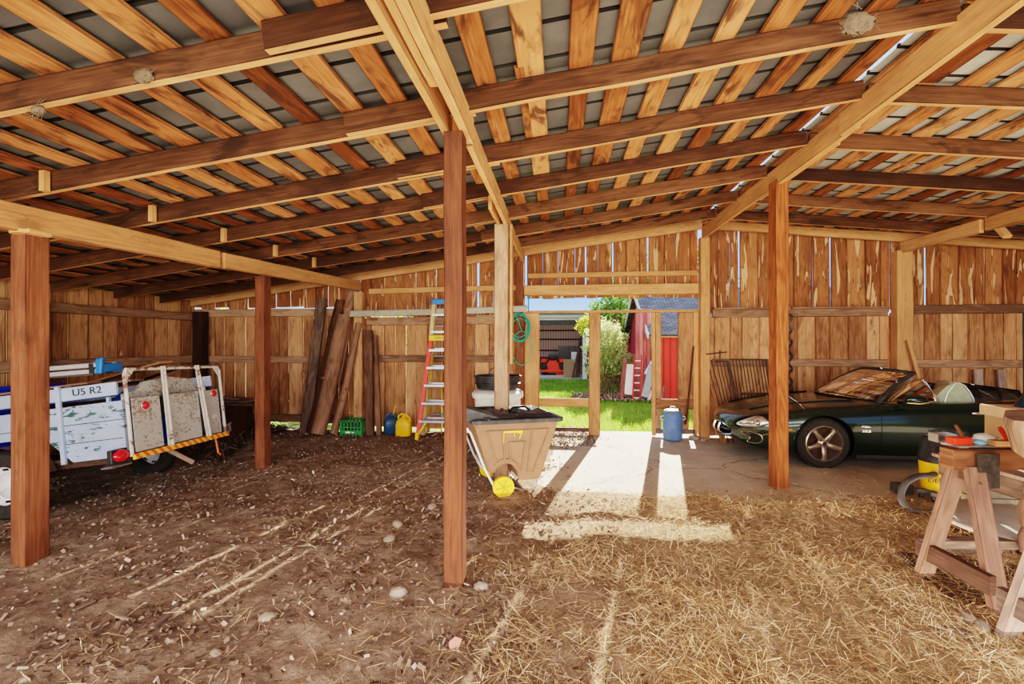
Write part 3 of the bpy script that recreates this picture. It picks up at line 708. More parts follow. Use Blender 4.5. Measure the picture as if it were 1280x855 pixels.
def gbox(nm, c, d, mat, label, cat):
    s = M(); s.box((0, 0, d[2] / 2), d); o = s.build(nm, mat, origin=(0, 0, 0), bevel=.01); o.location = c; tag(o, label, cat)
gbox('cardboard_box', (.46, 23.0, .01), (.5, .5, .85), cardb, 'tall brown cardboard box standing in the garage right of the tractor', 'box')
gbox('cardboard_box', (.78, 23.7, .01), (.35, .4, 1.2), wtrim, 'white box standing behind the brown box in the garage', 'box')
gbox('storage_shelf', (.55, 25.2, .01), (1.2, .5, 1.5), blackp, 'dark cabinet at the back of the garage right of the tractor', 'cabinet')
gbox('red_cart', (.02, 24.6, .01), (.4, .5, .45), redp, 'low red machine on the garage floor between tractor and boxes', 'machine')
for k, (xa, xb, za) in enumerate(((.55, .98, 2.1), (.72, 1.02, 1.9), (.85, 1.1, 1.5), (.42, .9, 1.2))):
    s = M(); s.board((xa + .1, 22.7 + k * .08, .02), (xb + .12, 22.95 + k * .1, za), .12, .04, wdir=(1, 0, 0))
    tag(s.build('leaning_board', W_saw), ['longest', 'second longest', 'second shortest', 'shortest'][k] + ' of the brown boards leaning inside the garage by its right door jamb', 'board')

# ---- red shed with shingle roof
m, nt, b = newmat('blue_shingles'); tc = N(nt, 'ShaderNodeTexCoord').outputs['Object']
br = N(nt, 'ShaderNodeTexBrick'); br.inputs['Scale'].default_value = 1; br.inputs['Brick Width'].default_value = .22; br.inputs['Row Height'].default_value = .10; br.inputs['Mortar Size'].default_value = .008
br.inputs['Color1'].default_value = (.15, .15, .16, 1); br.inputs['Color2'].default_value = (.28, .28, .30, 1); br.inputs['Mortar'].default_value = (.05, .06, .08, 1)
nt.links.new(mapping(nt, tc, (1, 0, 1)), br.inputs['Vector'])
mp = N(nt, 'ShaderNodeCombineXYZ'); sp = N(nt, 'ShaderNodeSeparateXYZ'); nt.links.new(tc, sp.inputs[0]); nt.links.new(sp.outputs[0], mp.inputs[0]); nt.links.new(sp.outputs[1], mp.inputs[1]); nt.links.new(mp.outputs[0], br.inputs['Vector'])
nt.links.new(br.outputs['Color'], b.inputs['Base Color']); b.inputs['Roughness'].default_value = .9; shingle = m
m, nt, b = newmat('red_boards'); tc = N(nt, 'ShaderNodeTexCoord').outputs['Object']
wv = N(nt, 'ShaderNodeTexWave'); wv.inputs['Scale'].default_value = 1.6; nt.links.new(tc, wv.inputs['Vector'])
c = ramp(nt, wv.outputs['Fac'], [(0.02, (0.30, 0.02, 0.02)), (.08, (0.72, 0.055, 0.045)), (1, (0.80, 0.07, 0.055))]); nt.links.new(c, b.inputs['Base Color']); b.inputs['Roughness'].default_value = .6; redb = m
sh = thing('red_shed', 'red board shed with white trim and grey-blue shingle roof right of the doorway view', 'shed', (2.9, 14.5, -0.05))
Wd, Ht, Pk, Ln = 5.4, 1.98, 3.55, 6.0
s = M(); s.box((Ln / 2, 0, Ht / 2), (Ln, .1, Ht)); s.build('front_wall', redb, sh)
s = M(); s.box((Ln / 2, -.03, Ht - .02), (Ln + .3, .14, .17)); s.build('fascia', wtrim, sh)
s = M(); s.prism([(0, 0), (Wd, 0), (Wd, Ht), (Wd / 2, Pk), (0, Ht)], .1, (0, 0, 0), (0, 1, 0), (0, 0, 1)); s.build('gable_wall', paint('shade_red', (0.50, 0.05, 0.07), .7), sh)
th_ = math.atan2(Pk - Ht, Wd / 2); rl = math.hypot(Pk - Ht, Wd / 2) + .25
for sg in (1, -1):
    s = M(); s.board((-.25, Wd / 2 - sg * Wd / 4 - sg * .1, (Ht + Pk) / 2 + .02), (Ln + .3, Wd / 2 - sg * Wd / 4 - sg * .1, (Ht + Pk) / 2 + .02), rl, .08, wdir=(0, sg, math.tan(th_)))
    s.build('roof_slope', shingle, sh)
    s = M(); s.board((-.28, Wd / 2 - sg * (Wd / 2 + .22), Ht - .08), (-.28, Wd / 2, Pk + .02), .16, .04, wdir=(0, 0, 1)); s.build('barge_board', wtrim, sh)
s = M(); s.prism([(.7, .1), (1.9, .1), (1.9, 1.85), (.7, 1.85)], .03, (-.06, 0, 0), (0, 1, 0), (0, 0, 1)); s.build('side_door', wood('grey_door', (.1, .06, .05), (.2, .1, .09), (.3, .16, .14)), sh)
# things leaning against the shed's gable
pk = wood('faded_red_boards', (0.40, 0.10, 0.09), (0.62, 0.24, 0.22), (0.75, 0.40, 0.37), stain=.1, knots=0)
t = thing('leaning_door', 'tall faded red plank door leaning against the gable of the shed', 'door', (2.35, 14.45, -.05))
for k in range(4):
    s = M(); s.board((-.02 + k * .12, k * .05, 0), (.02 + k * .12, k * .05 + .25, 2.75), .115, .025, wdir=(1, .35, 0)); s.build('plank', pk, t)
s = M(); s.board((.5, .18, 0.02), (.46, .45, 2.75), .05, .05, wdir=(1, 0, 0)); s.build('white_edge', wtrim, t)
def slab(nm, a, b_, w, t_, mat, label, cat, wd=(1, 0, 0)):
    s = M(); s.board(a, b_, w, t_, wdir=wd); return tag(s.build(nm, mat, bevel=.01), label, cat)
slab('leaning_panel', (2.02, 14.0, 0.15), (2.10, 14.35, 1.02), .26, .05, wtrim, 'white rectangular panel leaning left of the red plank door', 'sheet')  # a plain white panel, not known to be metal
slab('weathered_board', (1.80, 14.0, 0.0), (1.95, 14.3, 1.2), .12, .05, wood('maroon_board', (.12, .04, .03), (.25, .09, .07), (.35, .16, .12)), 'maroon post leaning left of the white panel', 'board')
slab('grey_tank', (2.42, 13.8, 0.08), (2.72, 14.2, 1.0), .2, .2, paint('grey_paint', (.33, .38, .42), .5), 'long grey-blue metal case leaning on the shed', 'metal case')
slab('white_box', (2.6, 14.1, .7), (2.86, 14.3, 1.1), .3, .1, wtrim, 'small white sheet behind the grey metal case', 'panel')
for k in range(4): slab('metal_scrap', (2.5 + k * .12, 13.7, 0.0), (2.75 + k * .1, 14.1, .4 + .1 * (k % 3)), .07, .03, [wtrim, steel, W_old, W_weath][k], ['white', 'steel', 'pale wooden', 'brown wooden'][k] + ' scrap bar heaped at the foot of the grey case', 'scrap')
t = thing('wooden_ladder', 'short dark red ladder leaning in front of the plank door', 'ladder', (2.1, 13.85, -.05))
for sx in (0, .2):
    s = M(); s.board((sx, 0, 0), (sx + .12, .4, 1.35), .04, .04, wdir=(1, 0, 0)); s.build('side_rail', redwall, t)
for k in range(6):
    q = (k + .6) / 6.4; s = M(); s.board((q * .12, .4 * q, 1.35 * q), (.2 + q * .12, .4 * q, 1.35 * q), .03, .03); s.build('rung', wtrim, t)

# ---- shrubs and trees
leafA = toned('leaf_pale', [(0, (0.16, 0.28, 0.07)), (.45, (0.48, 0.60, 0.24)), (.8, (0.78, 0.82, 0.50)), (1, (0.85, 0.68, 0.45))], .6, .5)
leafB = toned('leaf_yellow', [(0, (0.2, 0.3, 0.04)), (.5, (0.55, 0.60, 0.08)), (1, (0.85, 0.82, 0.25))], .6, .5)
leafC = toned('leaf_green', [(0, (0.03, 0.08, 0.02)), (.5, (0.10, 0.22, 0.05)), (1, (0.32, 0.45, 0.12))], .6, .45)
barkm = paint('bark', (0.20, 0.14, 0.10), .9, 0, .4, 15)
def foliage(par, c, r, n, size, mat, hollow=.35):
    d = rng.normal(0, 1, (n, 3)); d /= np.linalg.norm(d, axis=1)[:, None]
    q = rng.uniform(hollow, 1, n) ** .6
    lump = np.array([noise.noise(Vector(tuple(v * 2.2)) + Vector((c[0], 0, 0))) for v in d]) * .45 + .85
    P = np.array(c) + d * (q * lump)[:, None] * np.array(r)
    a = rng.normal(0, 1, (n, 3)); a /= np.linalg.norm(a, axis=1)[:, None]; b_ = np.cross(a, rng.normal(0, 1, (n, 3))); b_ /= np.linalg.norm(b_, axis=1)[:, None]
    S = rng.uniform(.6, 1.3, n)[:, None] * size
    V = np.stack([P - a * S, P + b_ * S * .45, P + a * S, P - b_ * S * .45], 1).reshape(-1, 3)
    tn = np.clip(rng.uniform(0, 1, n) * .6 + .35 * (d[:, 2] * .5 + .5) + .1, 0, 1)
    return mesh_np('foliage', V, np.arange(4 * n).reshape(n, 4), mat, tn, par)
def shrub(name, label, cat, loc, blobs, stems, mat, size=.06):
    t = thing(name, label, cat, loc)
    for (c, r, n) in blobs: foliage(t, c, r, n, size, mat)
    s = M()
    for (a, b_, rr) in stems:
        a = Vector(a); b_ = Vector(b_); mid = (a + b_) / 2 + Vector((U(-.12, .12), U(-.1, .1), 0)); s.tube([a, mid, b_], [rr, rr * .7, rr * .3], 6)
    s.build('branches', barkm, t); return t
st = [((U(-.25, .5), 0, 0), (U(-.9, .9), U(-.3, .3), U(.8, 2.2)), .018) for _ in range(26)]
shrub('flowering_shrub', 'large loose pale green shrub with bare stems, seen through the open doorway', 'shrub', (1.55, 15.6, -.05),
      [((-.05, 0, 1.75), (.75, .6, .8), 3600), ((.30, 0, 1.15), (.65, .5, .6), 1700), ((-.3, .2, .9), (.45, .5, .6), 700)], st, leafA, .055)
shrub('dark_shrub', 'dark green tree behind the pale shrub and the red shed', 'tree', (2.2, 19.6, -.05),
      [((.2, 0, 2.7), (1.5, .7, 1.3), 4200), ((-.3, .2, 1.0), (1.0, .6, 1.0), 1200)], [((0, 0, 0), (.1, 0, 3.2), .10), ((0, 0, 1.5), (.8, 0, 3), .05), ((0, 0, 1.4), (-.8, 0, 3), .05)], leafC, .07)
shrub('young_tree', 'branch of bright yellow-green leaves hanging in front of the garage', 'tree', (1.15, 17.6, -.05),
      [((-.10, 0, 2.35), (.5, .4, .45), 900)], [((.45, 0, 0), (.2, 0, 2.3), .03), ((.2, 0, 2.1), (-.3, 0, 2.5), .015)], leafB, .06)
for k, (x, y, r, h) in enumerate(((4.5, 30, 2.6, 4.6), (9, 34, 3.6, 6.5), (-9.5, 30, 4, 4))):
    shrub('garden_tree', ['tree behind the shed, left of its roof peak', 'large tree far behind the shed roof', 'tree behind the left side of the garage'][k], 'tree', (x, y, -.05),
          [((0, 0, h), (r, r * .6, r * .8), 3000)], [((0, 0, 0), (0, 0, h), .2)], leafC, .13)
for k, (x, y) in enumerate(((-9.2, 4.5), (-9.2, 8.0), (-8.0, 11.0), (-4.5, 11.5))):
    shrub('hedge_bush', 'green bush outside the left wall, %s along from the camera' % ords[k] if k < 3 else 'green bush behind the back wall, seen through cracks left of the ladder', 'bush', (x, y, -.07),
          [((0, 0, 1.4), (1.2, 1.7, 1.5), 1500)], [((0, 0, 0), (0, 0, 1.5), .05)], leafB, .10)
s = M(); n = 3000; x = rng.uniform(.4, 2.9, n); y = rng.uniform(13.6, 15.4, n)
scatter('leaf_mulch', 'brown leaf mulch under the pale shrub at the edge of the lawn', 'mulch', np.stack([x, y, np.full(n, .03)], 1), rng.uniform(.04, .09, n), rng.uniform(.02, .05, n), chip_m, .4, rng.uniform(.3, .95, n))

# ================================================================ LIGHT AND CAMERA
w = bpy.data.worlds.new('World'); bpy.context.scene.world = w; w.use_nodes = True; nt = w.node_tree
bg = nt.nodes['Background']; tc = N(nt, 'ShaderNodeTexCoord'); sp = N(nt, 'ShaderNodeSeparateXYZ'); nt.links.new(tc.outputs['Generated'], sp.inputs[0])
nt.links.new(ramp(nt, sp.outputs[2], [(0.0, (0.62, 0.72, 0.82)), (0.05, (0.36, 0.52, 0.78)), (0.10, (0.22, 0.40, 0.76)), (0.3, (0.40, 0.50, 0.68)), (1, (0.42, 0.50, 0.64))]), bg.inputs[0]); bg.inputs[1].default_value = 1.7
su = bpy.data.lights.new('sun', 'SUN'); su.energy = 17.0; su.angle = math.radians(0.4); su.color = (1.0, 0.90, 0.74)
so = bpy.data.objects.new('sun', su); C.objects.link(so)
el = math.radians(27.8); az = Vector((0.22, 1.0)).normalized()
so.rotation_euler = Vector((az.x * math.cos(el), az.y * math.cos(el), math.sin(el))).to_track_quat('Z', 'Y').to_euler()
def area(name, loc, tgt, size, e, col):
    l = bpy.data.lights.new(name, 'AREA'); l.shape = 'RECTANGLE'; l.size, l.size_y = size; l.energy = e; l.color = col
    o = bpy.data.objects.new(name, l); C.objects.link(o); o.location = loc; o.rotation_euler = (Vector(tgt) - Vector(loc)).to_track_quat('-Z', 'Y').to_euler()
area('front_fill', (0.5, -2.8, 1.9), (0.6, 6, 1.2), (13, 2.6), 900, (1.0, 0.90, 0.78))  # added fill behind the camera, no lamp stands there
area('floor_bounce_fill', (1.8, 3.4, 0.055), (1.8, 3.4, 5), (9, 3.6), 260, (1.0, 0.82, 0.6))  # added lamp imitating light bounced up from the floor
area('garage_fill', (-0.6, 23.5, 2.6), (-0.6, 27, 0.8), (3, 1.0), 38, (1.0, 0.95, 0.92))  # added fill to brighten the garage interior, no known lamp
cam = bpy.data.cameras.new('camera'); cam.sensor_width = 36; cam.lens = 36 * F_ / 1280; cam.clip_start = 0.05; cam.clip_end = 300
co = bpy.data.objects.new('camera', cam); C.objects.link(co); co.location = (0, 0, EYE); co.rotation_euler = (PI / 2, 0, TH)
cam.shift_y = (HZ - 427.5) / 1280
bpy.context.scene.camera = co
vs = bpy.context.scene.view_settings; vs.view_transform = 'Filmic'; vs.look = 'High Contrast'; vs.exposure = 0.22
bpy.context.scene.cycles.max_bounces = 7; bpy.context.scene.cycles.diffuse_bounces = 4; bpy.context.scene.cycles.use_denoising = True
bpy.context.scene.cycles.sample_clamp_indirect = 8
# ================================================================ GREEN CONVERTIBLE
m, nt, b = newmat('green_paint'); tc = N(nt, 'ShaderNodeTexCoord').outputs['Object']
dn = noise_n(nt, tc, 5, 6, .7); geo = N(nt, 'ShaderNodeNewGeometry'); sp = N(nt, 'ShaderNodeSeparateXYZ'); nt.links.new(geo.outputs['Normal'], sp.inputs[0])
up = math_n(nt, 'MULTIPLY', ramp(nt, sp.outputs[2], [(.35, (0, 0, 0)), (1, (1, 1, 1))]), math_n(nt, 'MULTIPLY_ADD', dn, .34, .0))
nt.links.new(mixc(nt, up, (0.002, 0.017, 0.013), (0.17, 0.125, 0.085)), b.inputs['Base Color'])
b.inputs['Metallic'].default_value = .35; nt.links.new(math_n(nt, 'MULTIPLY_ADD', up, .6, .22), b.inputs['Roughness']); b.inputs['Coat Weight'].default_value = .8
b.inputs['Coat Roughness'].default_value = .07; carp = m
carglass = glass('car_glass', (.50, .56, .50), .08, .03)
lensm = glass('lens_glass', (.95, .97, 1), .6, .02)
leather = paint('tan_leather', (.33, .25, .17), .5, 0, .1); seal = paint('seam_black', (.004, .004, .004), .6); gold = paint('gold_glint_trim', (.75, .62, .32), .25, .8)
amber = paint('amber_lens', (.9, .25, .02), .3); hood_c = paint('folded_hood_cloth', (.05, .035, .028), .9, 0, .4, 8, .4, (.14, .10, .07))
rimm = paint('alloy_wheel', (.42, .34, .28), .28, .75, .1, 8, .25, (.2, .13, .08))
car = thing('convertible_car', 'dark green open convertible sports car parked along the back wall on the concrete', 'car', (2.42, 7.46, 0))
ST = [ # x, halfwidth, bottom, shoulder z, top z
 (0.00, .26, .37, .50, .535), (0.04, .46, .30, .56, .60), (0.14, .64, .24, .615, .665), (0.35, .79, .19, .675, .735), (0.65, .865, .165, .725, .79),
 (1.0, .905, .16, .775, .84), (1.4, .905, .15, .80, .875), (1.8, .90, .145, .83, .90), (2.3, .905, .145, .85, .895), (2.9, .905, .145, .865, .90),
 (3.3, .915, .15, .89, .93), (3.65, .915, .16, .90, .945), (4.05, .885, .19, .89, .94), (4.4, .81, .24, .855, .90), (4.62, .70, .32, .80, .84), (4.73, .52, .42, .71, .74), (4.76, .36, .48, .66, .68)]
def interp(x):
    ks = [s_[0] for s_ in ST]
    i = max(0, min(len(ST) - 2, next((k for k in range(len(ks) - 1) if ks[k + 1] >= x), len(ST) - 2)))
    t = (x - ks[i]) / (ks[i + 1] - ks[i]); p0, p1, p2, p3 = ST[max(i - 1, 0)], ST[i], ST[i + 1], ST[min(i + 2, len(ST) - 1)]
    out = []
    for k in range(1, 5):
        d = ks[i + 1] - ks[i]
        m1 = (p2[k] - p0[k]) / max(p2[0] - p0[0], 1e-6) * d; m2 = (p3[k] - p1[k]) / max(p3[0] - p1[0], 1e-6) * d
        out.append((2 * t**3 - 3 * t**2 + 1) * p1[k] + (t**3 - 2 * t**2 + t) * m1 + (-2 * t**3 + 3 * t**2) * p2[k] + (t**3 - t**2) * m2)
    return out
def section(x):
    w, zb, zs, zt = interp(x); h = zs - zb
    P = [(0, zb), (.80 * w, zb), (.93 * w, zb + .02), (.975 * w, zb + .14 * h), (.99 * w, zb + .42 * h), (1.0 * w, zb + .66 * h), (.975 * w, zb + .86 * h), (.915 * w, zs), (.80 * w, zs + .45 * (zt - zs)), (.55 * w, zs + .82 * (zt - zs)), (.25 * w, zt), (0, zt + .005)]
    out = []
    for i in range(len(P) - 1):
        p0, p1, p2, p3 = P[max(i - 1, 0)], P[i], P[i + 1], P[min(i + 2, len(P) - 1)]
        for k in range(3):
            t = k / 3
            out.append(tuple(.5 * (2 * p1[j] + (p2[j] - p0[j]) * t + (2 * p0[j] - 5 * p1[j] + 4 * p2[j] - p3[j]) * t * t + (3 * p1[j] - p0[j] - 3 * p2[j] + p3[j]) * t**3) for j in (0, 1)))
    out.append(P[-1]); return out
def side_y(x, z):   # near-side skin at height z
    s_ = section(x); best = .5
    for (a, b_) in zip(s_[3:26], s_[4:27]):
        if min(a[1], b_[1]) <= z <= max(a[1], b_[1]) + 1e-6:
            t = (z - a[1]) / (b_[1] - a[1] + 1e-9); best = a[0] + (b_[0] - a[0]) * t
    return -best
s = M(); rings = []
xs = [0, .01, .04, .08, .14, .22, .3] + [.3 + .07 * k for k in range(1, 62)] + [4.62, 4.68, 4.73, 4.76]
for x in xs:
    r_ = section(x); bow = lambda yy: .13 * (yy / .9) ** 2 * max(0, 1 - x / .8) if x < .8 else 0
    ring = [(x + bow(y), -y, z) for (y, z) in r_] + [(x + bow(y), y, z) for (y, z) in r_[-2:0:-1]]
    rings.append(ring[::-1])
s.ring(rings)
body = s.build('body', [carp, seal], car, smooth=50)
def cutter(build):
    q = M(); build(q); o = q.build('cut', seal, car); md = body.modifiers.new('b', 'BOOLEAN'); md.operation = 'DIFFERENCE'; md.object = o; md.solver = 'EXACT'; return o
cuts = []
for wx in (1.05, 3.64):
    for sy in (-1, 1): cuts.append(cutter(lambda q: q.cyl((wx, sy * .62, .33), (wx, sy * 1.1, .33), .365, 40)))
cuts.append(cutter(lambda q: q.prism([(1.78, -.60), (1.95, -.70), (3.02, -.74), (3.12, -.66), (3.12, .66), (3.02, .74), (1.95, .70), (1.78, .60)], .9, (0, 0, .86), (1, 0, 0), (0, 1, 0))))
def mouth(q): q.v += []; q.ell((-.02, 0, .385), (.17, .42, .08), 28, 12)
cuts.append(cutter(mouth))
bpy.context.view_layer.update(); dg = bpy.context.evaluated_depsgraph_get()
me = bpy.data.meshes.new_from_object(body.evaluated_get(dg)); body.modifiers.clear(); body.data = me; me.name = 'body'
for c_ in cuts: bpy.data.objects.remove(c_)
me.polygons.foreach_set('use_smooth', [True] * len(me.polygons)); me.set_sharp_from_angle(angle=math.radians(35))
# wheels
def car_wheel(x, y):
    sg = -1 if y < 0 else 1
    s = M(); s.lathe([(.225, -.10), (.245, -.118), (.30, -.122), (.322, -.10), (.328, -.06), (.328, .06), (.322, .10), (.30, .122), (.245, .118), (.225, .10), (.215, .0), (.225, -.10)], 48, (x, y, .328), 'y', cap=False)
    for k in range(60):
        a = 2 * PI * k / 60
        for yy in (-.07, -.023, .023, .07): s.box((x + .329 * math.cos(a), y + yy, .328 + .329 * math.sin(a)), (.012, .034, .018), Matrix.Rotation(-a, 3, 'Y'))
    t = s.build('wheel', rubber, car, smooth=30)
    s = M(); yo = y + sg * .10
    s.lathe([(.232, -sg * .02), (.236, sg * .012), (.222, sg * .02), (.212, sg * .0), (.205, -sg * .16), (.195, -sg * .16)], 48, (x, yo, .328), 'y', cap=False)
    s.lathe([(.001, sg * .012), (.034, sg * .010), (.05, -sg * .004), (.07, -sg * .012), (.072, -sg * .05), (.001, -sg * .05)], 24, (x, yo, .328), 'y')
    for k in range(5):
        a = PI / 2 + PI + 2 * PI * k / 5; d = Vector((math.cos(a), 0, math.sin(a))); e = Vector((-math.sin(a), 0, math.cos(a))); c0 = Vector((x, yo, .328))
        prof = []
        for (r_, wd_, yy) in ((.04, .030, -.012), (.08, .034, .002), (.12, .033, .010), (.17, .028, .010), (.215, .036, .004)):
            prof.append([tuple(c0 + d * r_ + e * (wd_ * math.cos(q)) + Vector((0, sg * (yy + .018 * math.sin(q)), 0))) for q in [2 * PI * j / 10 for j in range(10)]])
        s.ring(prof)
    s.build('alloy_rim', rimm, t, smooth=45)
    s = M()
    for k in range(5):
        a = PI / 2 + 2 * PI * k / 5 + PI; s.cyl((x + .052 * math.cos(a), yo, .328 + .052 * math.sin(a)), (x + .052 * math.cos(a), yo + sg * .012, .328 + .052 * math.sin(a)), .008, 8)
    s.cyl((x, yo, .328), (x, yo + sg * .02, .328), .022, 16); s.build('wheel_nuts', blackp, t)
    s = M(); s.cyl((x, y - sg * .02, .328), (x, y - sg * .06, .328), .215, 32); s.build('brake_disc', rust, t)
for wx in (1.05, 3.64):
    for y in (-.765, .765): car_wheel(wx, y)
s = M(); s.cyl((1.05, -.66, .33), (1.05, .66, .33), .05); s.cyl((3.64, -.66, .33), (3.64, .66, .33), .05); s.box((2.35, 0, .17), (3.6, 1.3, .08)); s.build('chassis', blackp, car)
# seams, arch lips, sill
def seam(pts_, r=.004, mat=seal, nm='panel_seam', off=0.0):
    s = M(); P = [(x, side_y(x, z) - off, z) for (x, z) in pts_]; s.tube(P, r, 6); return s.build(nm, mat, car)
seam([(1.74, z) for z in np.linspace(.20, .83, 14)]); seam([(3.02 - .10 * math.sin(t_ * PI) * (1 - t_) + .06 * t_, .22 + .65 * t_) for t_ in np.linspace(0, 1, 12)]); seam([(x, .205) for x in np.linspace(1.74, 3.0, 12)])
for wx in (1.05, 3.64):
    s = M(); s.tube([(wx + .37 * math.cos(a), side_y(wx + .37 * math.cos(a), max(.2, min(.33 + .37 * math.sin(a), interp(wx)[2] - .03))) + .004, .33 + .37 * math.sin(a)) for a in np.linspace(-.35, PI + .35, 30)], .010, 8); s.build('wheel_arch_lip', carp, car, smooth=True)
s = M(); s.board((1.45, -.86, .165), (3.25, -.86, .165), .05, .03, wdir=(0, 0, 1)); s.build('sill', paint('dusty_sill', (.05, .045, .04), .6), car, bevel=.008)
for sy in (.42, -.42):
    s = M(); s.tube([(x, sy * (1 + .35 * (x - .3)) , section_z) for x, section_z in [(x, interp(x)[2] + (.80 * (interp(x)[3] - interp(x)[2])) + .004) for x in np.linspace(.28, 1.55, 14)]], .012, 6); s.build('bonnet_crease', carp, car, smooth=True)
# front: lamps, mouth, intake
def lamp(sy):
    s = M(); s.ell((0, 0, 0), (.235, .075, .062), 28, 14)
    R = Matrix.Translation((.33, sy * .625, .615)) @ Matrix.Rotation(sy * math.radians(48), 4, 'Z') @ Matrix.Rotation(math.radians(-17), 4, 'Y')
    s.v = [tuple(R @ Vector(p)) for p in s.v]; h = s.build('headlight', lensm, car, smooth=True)
    s = M()
    for dx in (-.08, .07):
        q = Vector((dx, -.03 * 1, 0)); s.ell((dx, 0.0, 0), (.05, .045, .045), 16, 10)
    s.v = [tuple(R @ Vector(p)) for p in s.v]; s.build('reflector', chrome, h, smooth=True)
    s = M(); s.tube([(.238 * math.cos(a), -sy * -.012, .064 * math.sin(a)) for a in np.linspace(0, 2 * PI, 30)[:-1]], .006, 6, closed=True)
    s.v = [tuple(R @ Vector(p)) for p in s.v]; s.build('lamp_surround', carp, h, smooth=True)
lamp_unused = lamp
from mathutils.bvhtree import BVHTree
bvh = BVHTree.FromPolygons([v.co.copy() for v in me.vertices], [tuple(p.vertices) for p in me.polygons])
def on_body(px, py, off):
    d = Vector(at(px, py, 7.0)) - Vector((0, 0, EYE)); d.normalize()
    hit = bvh.ray_cast(Vector((0, 0, EYE)) - car.location, d)
    if hit[0] is None: return None
    n_ = hit[1] if hit[1].dot(d) < 0 else -hit[1]
    return hit[0] + n_ * off
def patch(outline, bulge, off=.002, rings=6):
    P = [on_body(px, py, off) for px, py in outline]; P = [p for p in P if p is not None]
    c = sum(P, Vector()) / len(P); nrm = Vector()
    for a, b_ in zip(P, P[1:] + P[:1]): nrm += (a - c).cross(b_ - c)
    nrm.normalize()
    if nrm.y > 0: nrm = -nrm
    rr = []
    for k in range(rings + 1):
        q = 1 - k / rings * .98; rr.append([tuple(c.lerp(p, q) + nrm * bulge * math.sqrt(max(0, 1 - q * q))) for p in P])
    return rr, P, c, nrm
def refine(o):
    Q = [Vector((*p, 0)) for p in o]; n = len(Q); out = []
    for i in range(n):
        p0, p1, p2, p3 = Q[i - 1], Q[i], Q[(i + 1) % n], Q[(i + 2) % n]
        for k in range(4):
            t = k / 4; v = .5 * (2 * p1 + (p2 - p0) * t + (2 * p0 - 5 * p1 + 4 * p2 - p3) * t * t + (3 * p1 - p0 - 3 * p2 + p3) * t**3); out.append((v.x, v.y))
    return out
def mir(rr): return [[(p[0], -p[1], p[2]) for p in r] for r in rr]
hl = refine([(921, 529), (931, 524.5), (947, 520), (957, 523), (961, 528), (956, 532), (944, 534), (928, 532.5)])
rr, P_, c_, n_ = patch(hl, .035, .004)
lampback = paint('lamp_interior', (.75, .72, .68), .25, .7, .1)
for f_ in (0, 1):
    s = M(); s.ring([[tuple(Vector(p) + (n_ if not f_ else Vector((n_.x, -n_.y, n_.z))) * -.004) for p in r] for r in (mir(rr) if f_ else rr)][:2] + (mir(rr) if f_ else rr)[2:], cap=True); h = s.build('headlight', lampback, car, smooth=True)
    s = M(); s.ring([[tuple(Vector(p) + (n_ if not f_ else Vector((n_.x, -n_.y, n_.z))) * .006) for p in r] for r in (mir(rr) if f_ else rr)]); s.build('lens', lensm, h, smooth=True)
    s = M(); s.tube([((p.x, -p.y, p.z) if f_ else tuple(p)) for p in P_], .006, 6, closed=True); s.build('lamp_surround', carp, h, smooth=True)
    s = M()
    for dx in (.10, -.03):
        q = c_ + Vector((dx * .5, -dx, .0)) * .6 + n_ * .02; s.ell((q.x, -q.y if f_ else q.y, q.z), (.035, .035, .035), 14, 8)
    s.build('reflector', chrome, h, smooth=True)
fg = refine([(927, 539.5), (935, 539), (945, 541.5), (952, 545), (952.5, 551), (947, 553.7), (938, 553), (934, 551), (938, 547), (932, 543)])
rr, P_, c_, n_ = patch(fg, -.004, .003, 3)
for f_ in (0, 1):
    s = M(); s.ring(mir(rr) if f_ else rr); fgo = s.build('fog_lamp_recess', seal, car)
    s = M(); s.tube([((p.x, -p.y, p.z) if f_ else tuple(p)) for p in P_], .0055, 6, closed=True)
    if not f_:
        q = [on_body(px, py, .004) for px, py in ((952, 544), (957, 543), (963, 542))]; s.tube(q, .005, 6)
    s.build('fog_lamp_glint', gold, fgo, smooth=True)  # gold outline is a reflection modelled as a coloured tube
def bowx(y): return .13 * (y / .9) ** 2 + .02 + .24 * abs(y / .7) ** 3
s = M(); s.tube([(bowx(.42 * math.cos(a)) - .02, .42 * math.cos(a), .385 + .085 * math.sin(a)) for a in np.linspace(0, 2 * PI, 40)[:-1]], .012, 8, closed=True); s.build('grille_surround', chrome, car, smooth=True)
s = M(); s.tube([(bowx(y) - .03, y, .40) for y in np.linspace(-.35, .35, 15)], .014, 8); s.build('grille_bar', carp, car, smooth=True)
s = M()
for y in (-.10, .10): s.tube([(bowx(y) - .045, y, .335), (bowx(y) - .06, y, .40), (bowx(y) - .04, y, .46)], [.018, .022, .018], 8)
s.build('overrider', chrome, car, smooth=True)
s = M(); s.ell((.10, 0, .395), (.03, .34, .07)); s.build('grille_mesh', blackm, car)
s = M(); xx = .62; s.ell((xx, side_y(xx, .50) + .0, .50), (.05, .008, .012)); s.build('side_marker', amber, car, smooth=True)
s = M(); s.ell((1.55, side_y(1.55, .56) - .002, .56), (.062, .006, .020), 24, 10); s.build('oval_badge', chrome, car, smooth=True)
text('badge_lettering', 'XK8', .045, chrome, car, (1.55, side_y(1.55, .50) - .004, .505), (PI / 2, 0, 0), .003, sx=1.3)
s = M(); s.ell((2.90, side_y(2.90, .755) - .004, .755), (.085, .012, .022), 24, 10); s.build('door_handle', chrome, car, smooth=True)
s = M(); s.tube([(2.90 + .095 * math.cos(a), side_y(2.9, .755) - .002, .755 + .032 * math.sin(a)) for a in np.linspace(0, 2 * PI, 24)[:-1]], .004, 6, closed=True); s.build('handle_recess', seal, car)
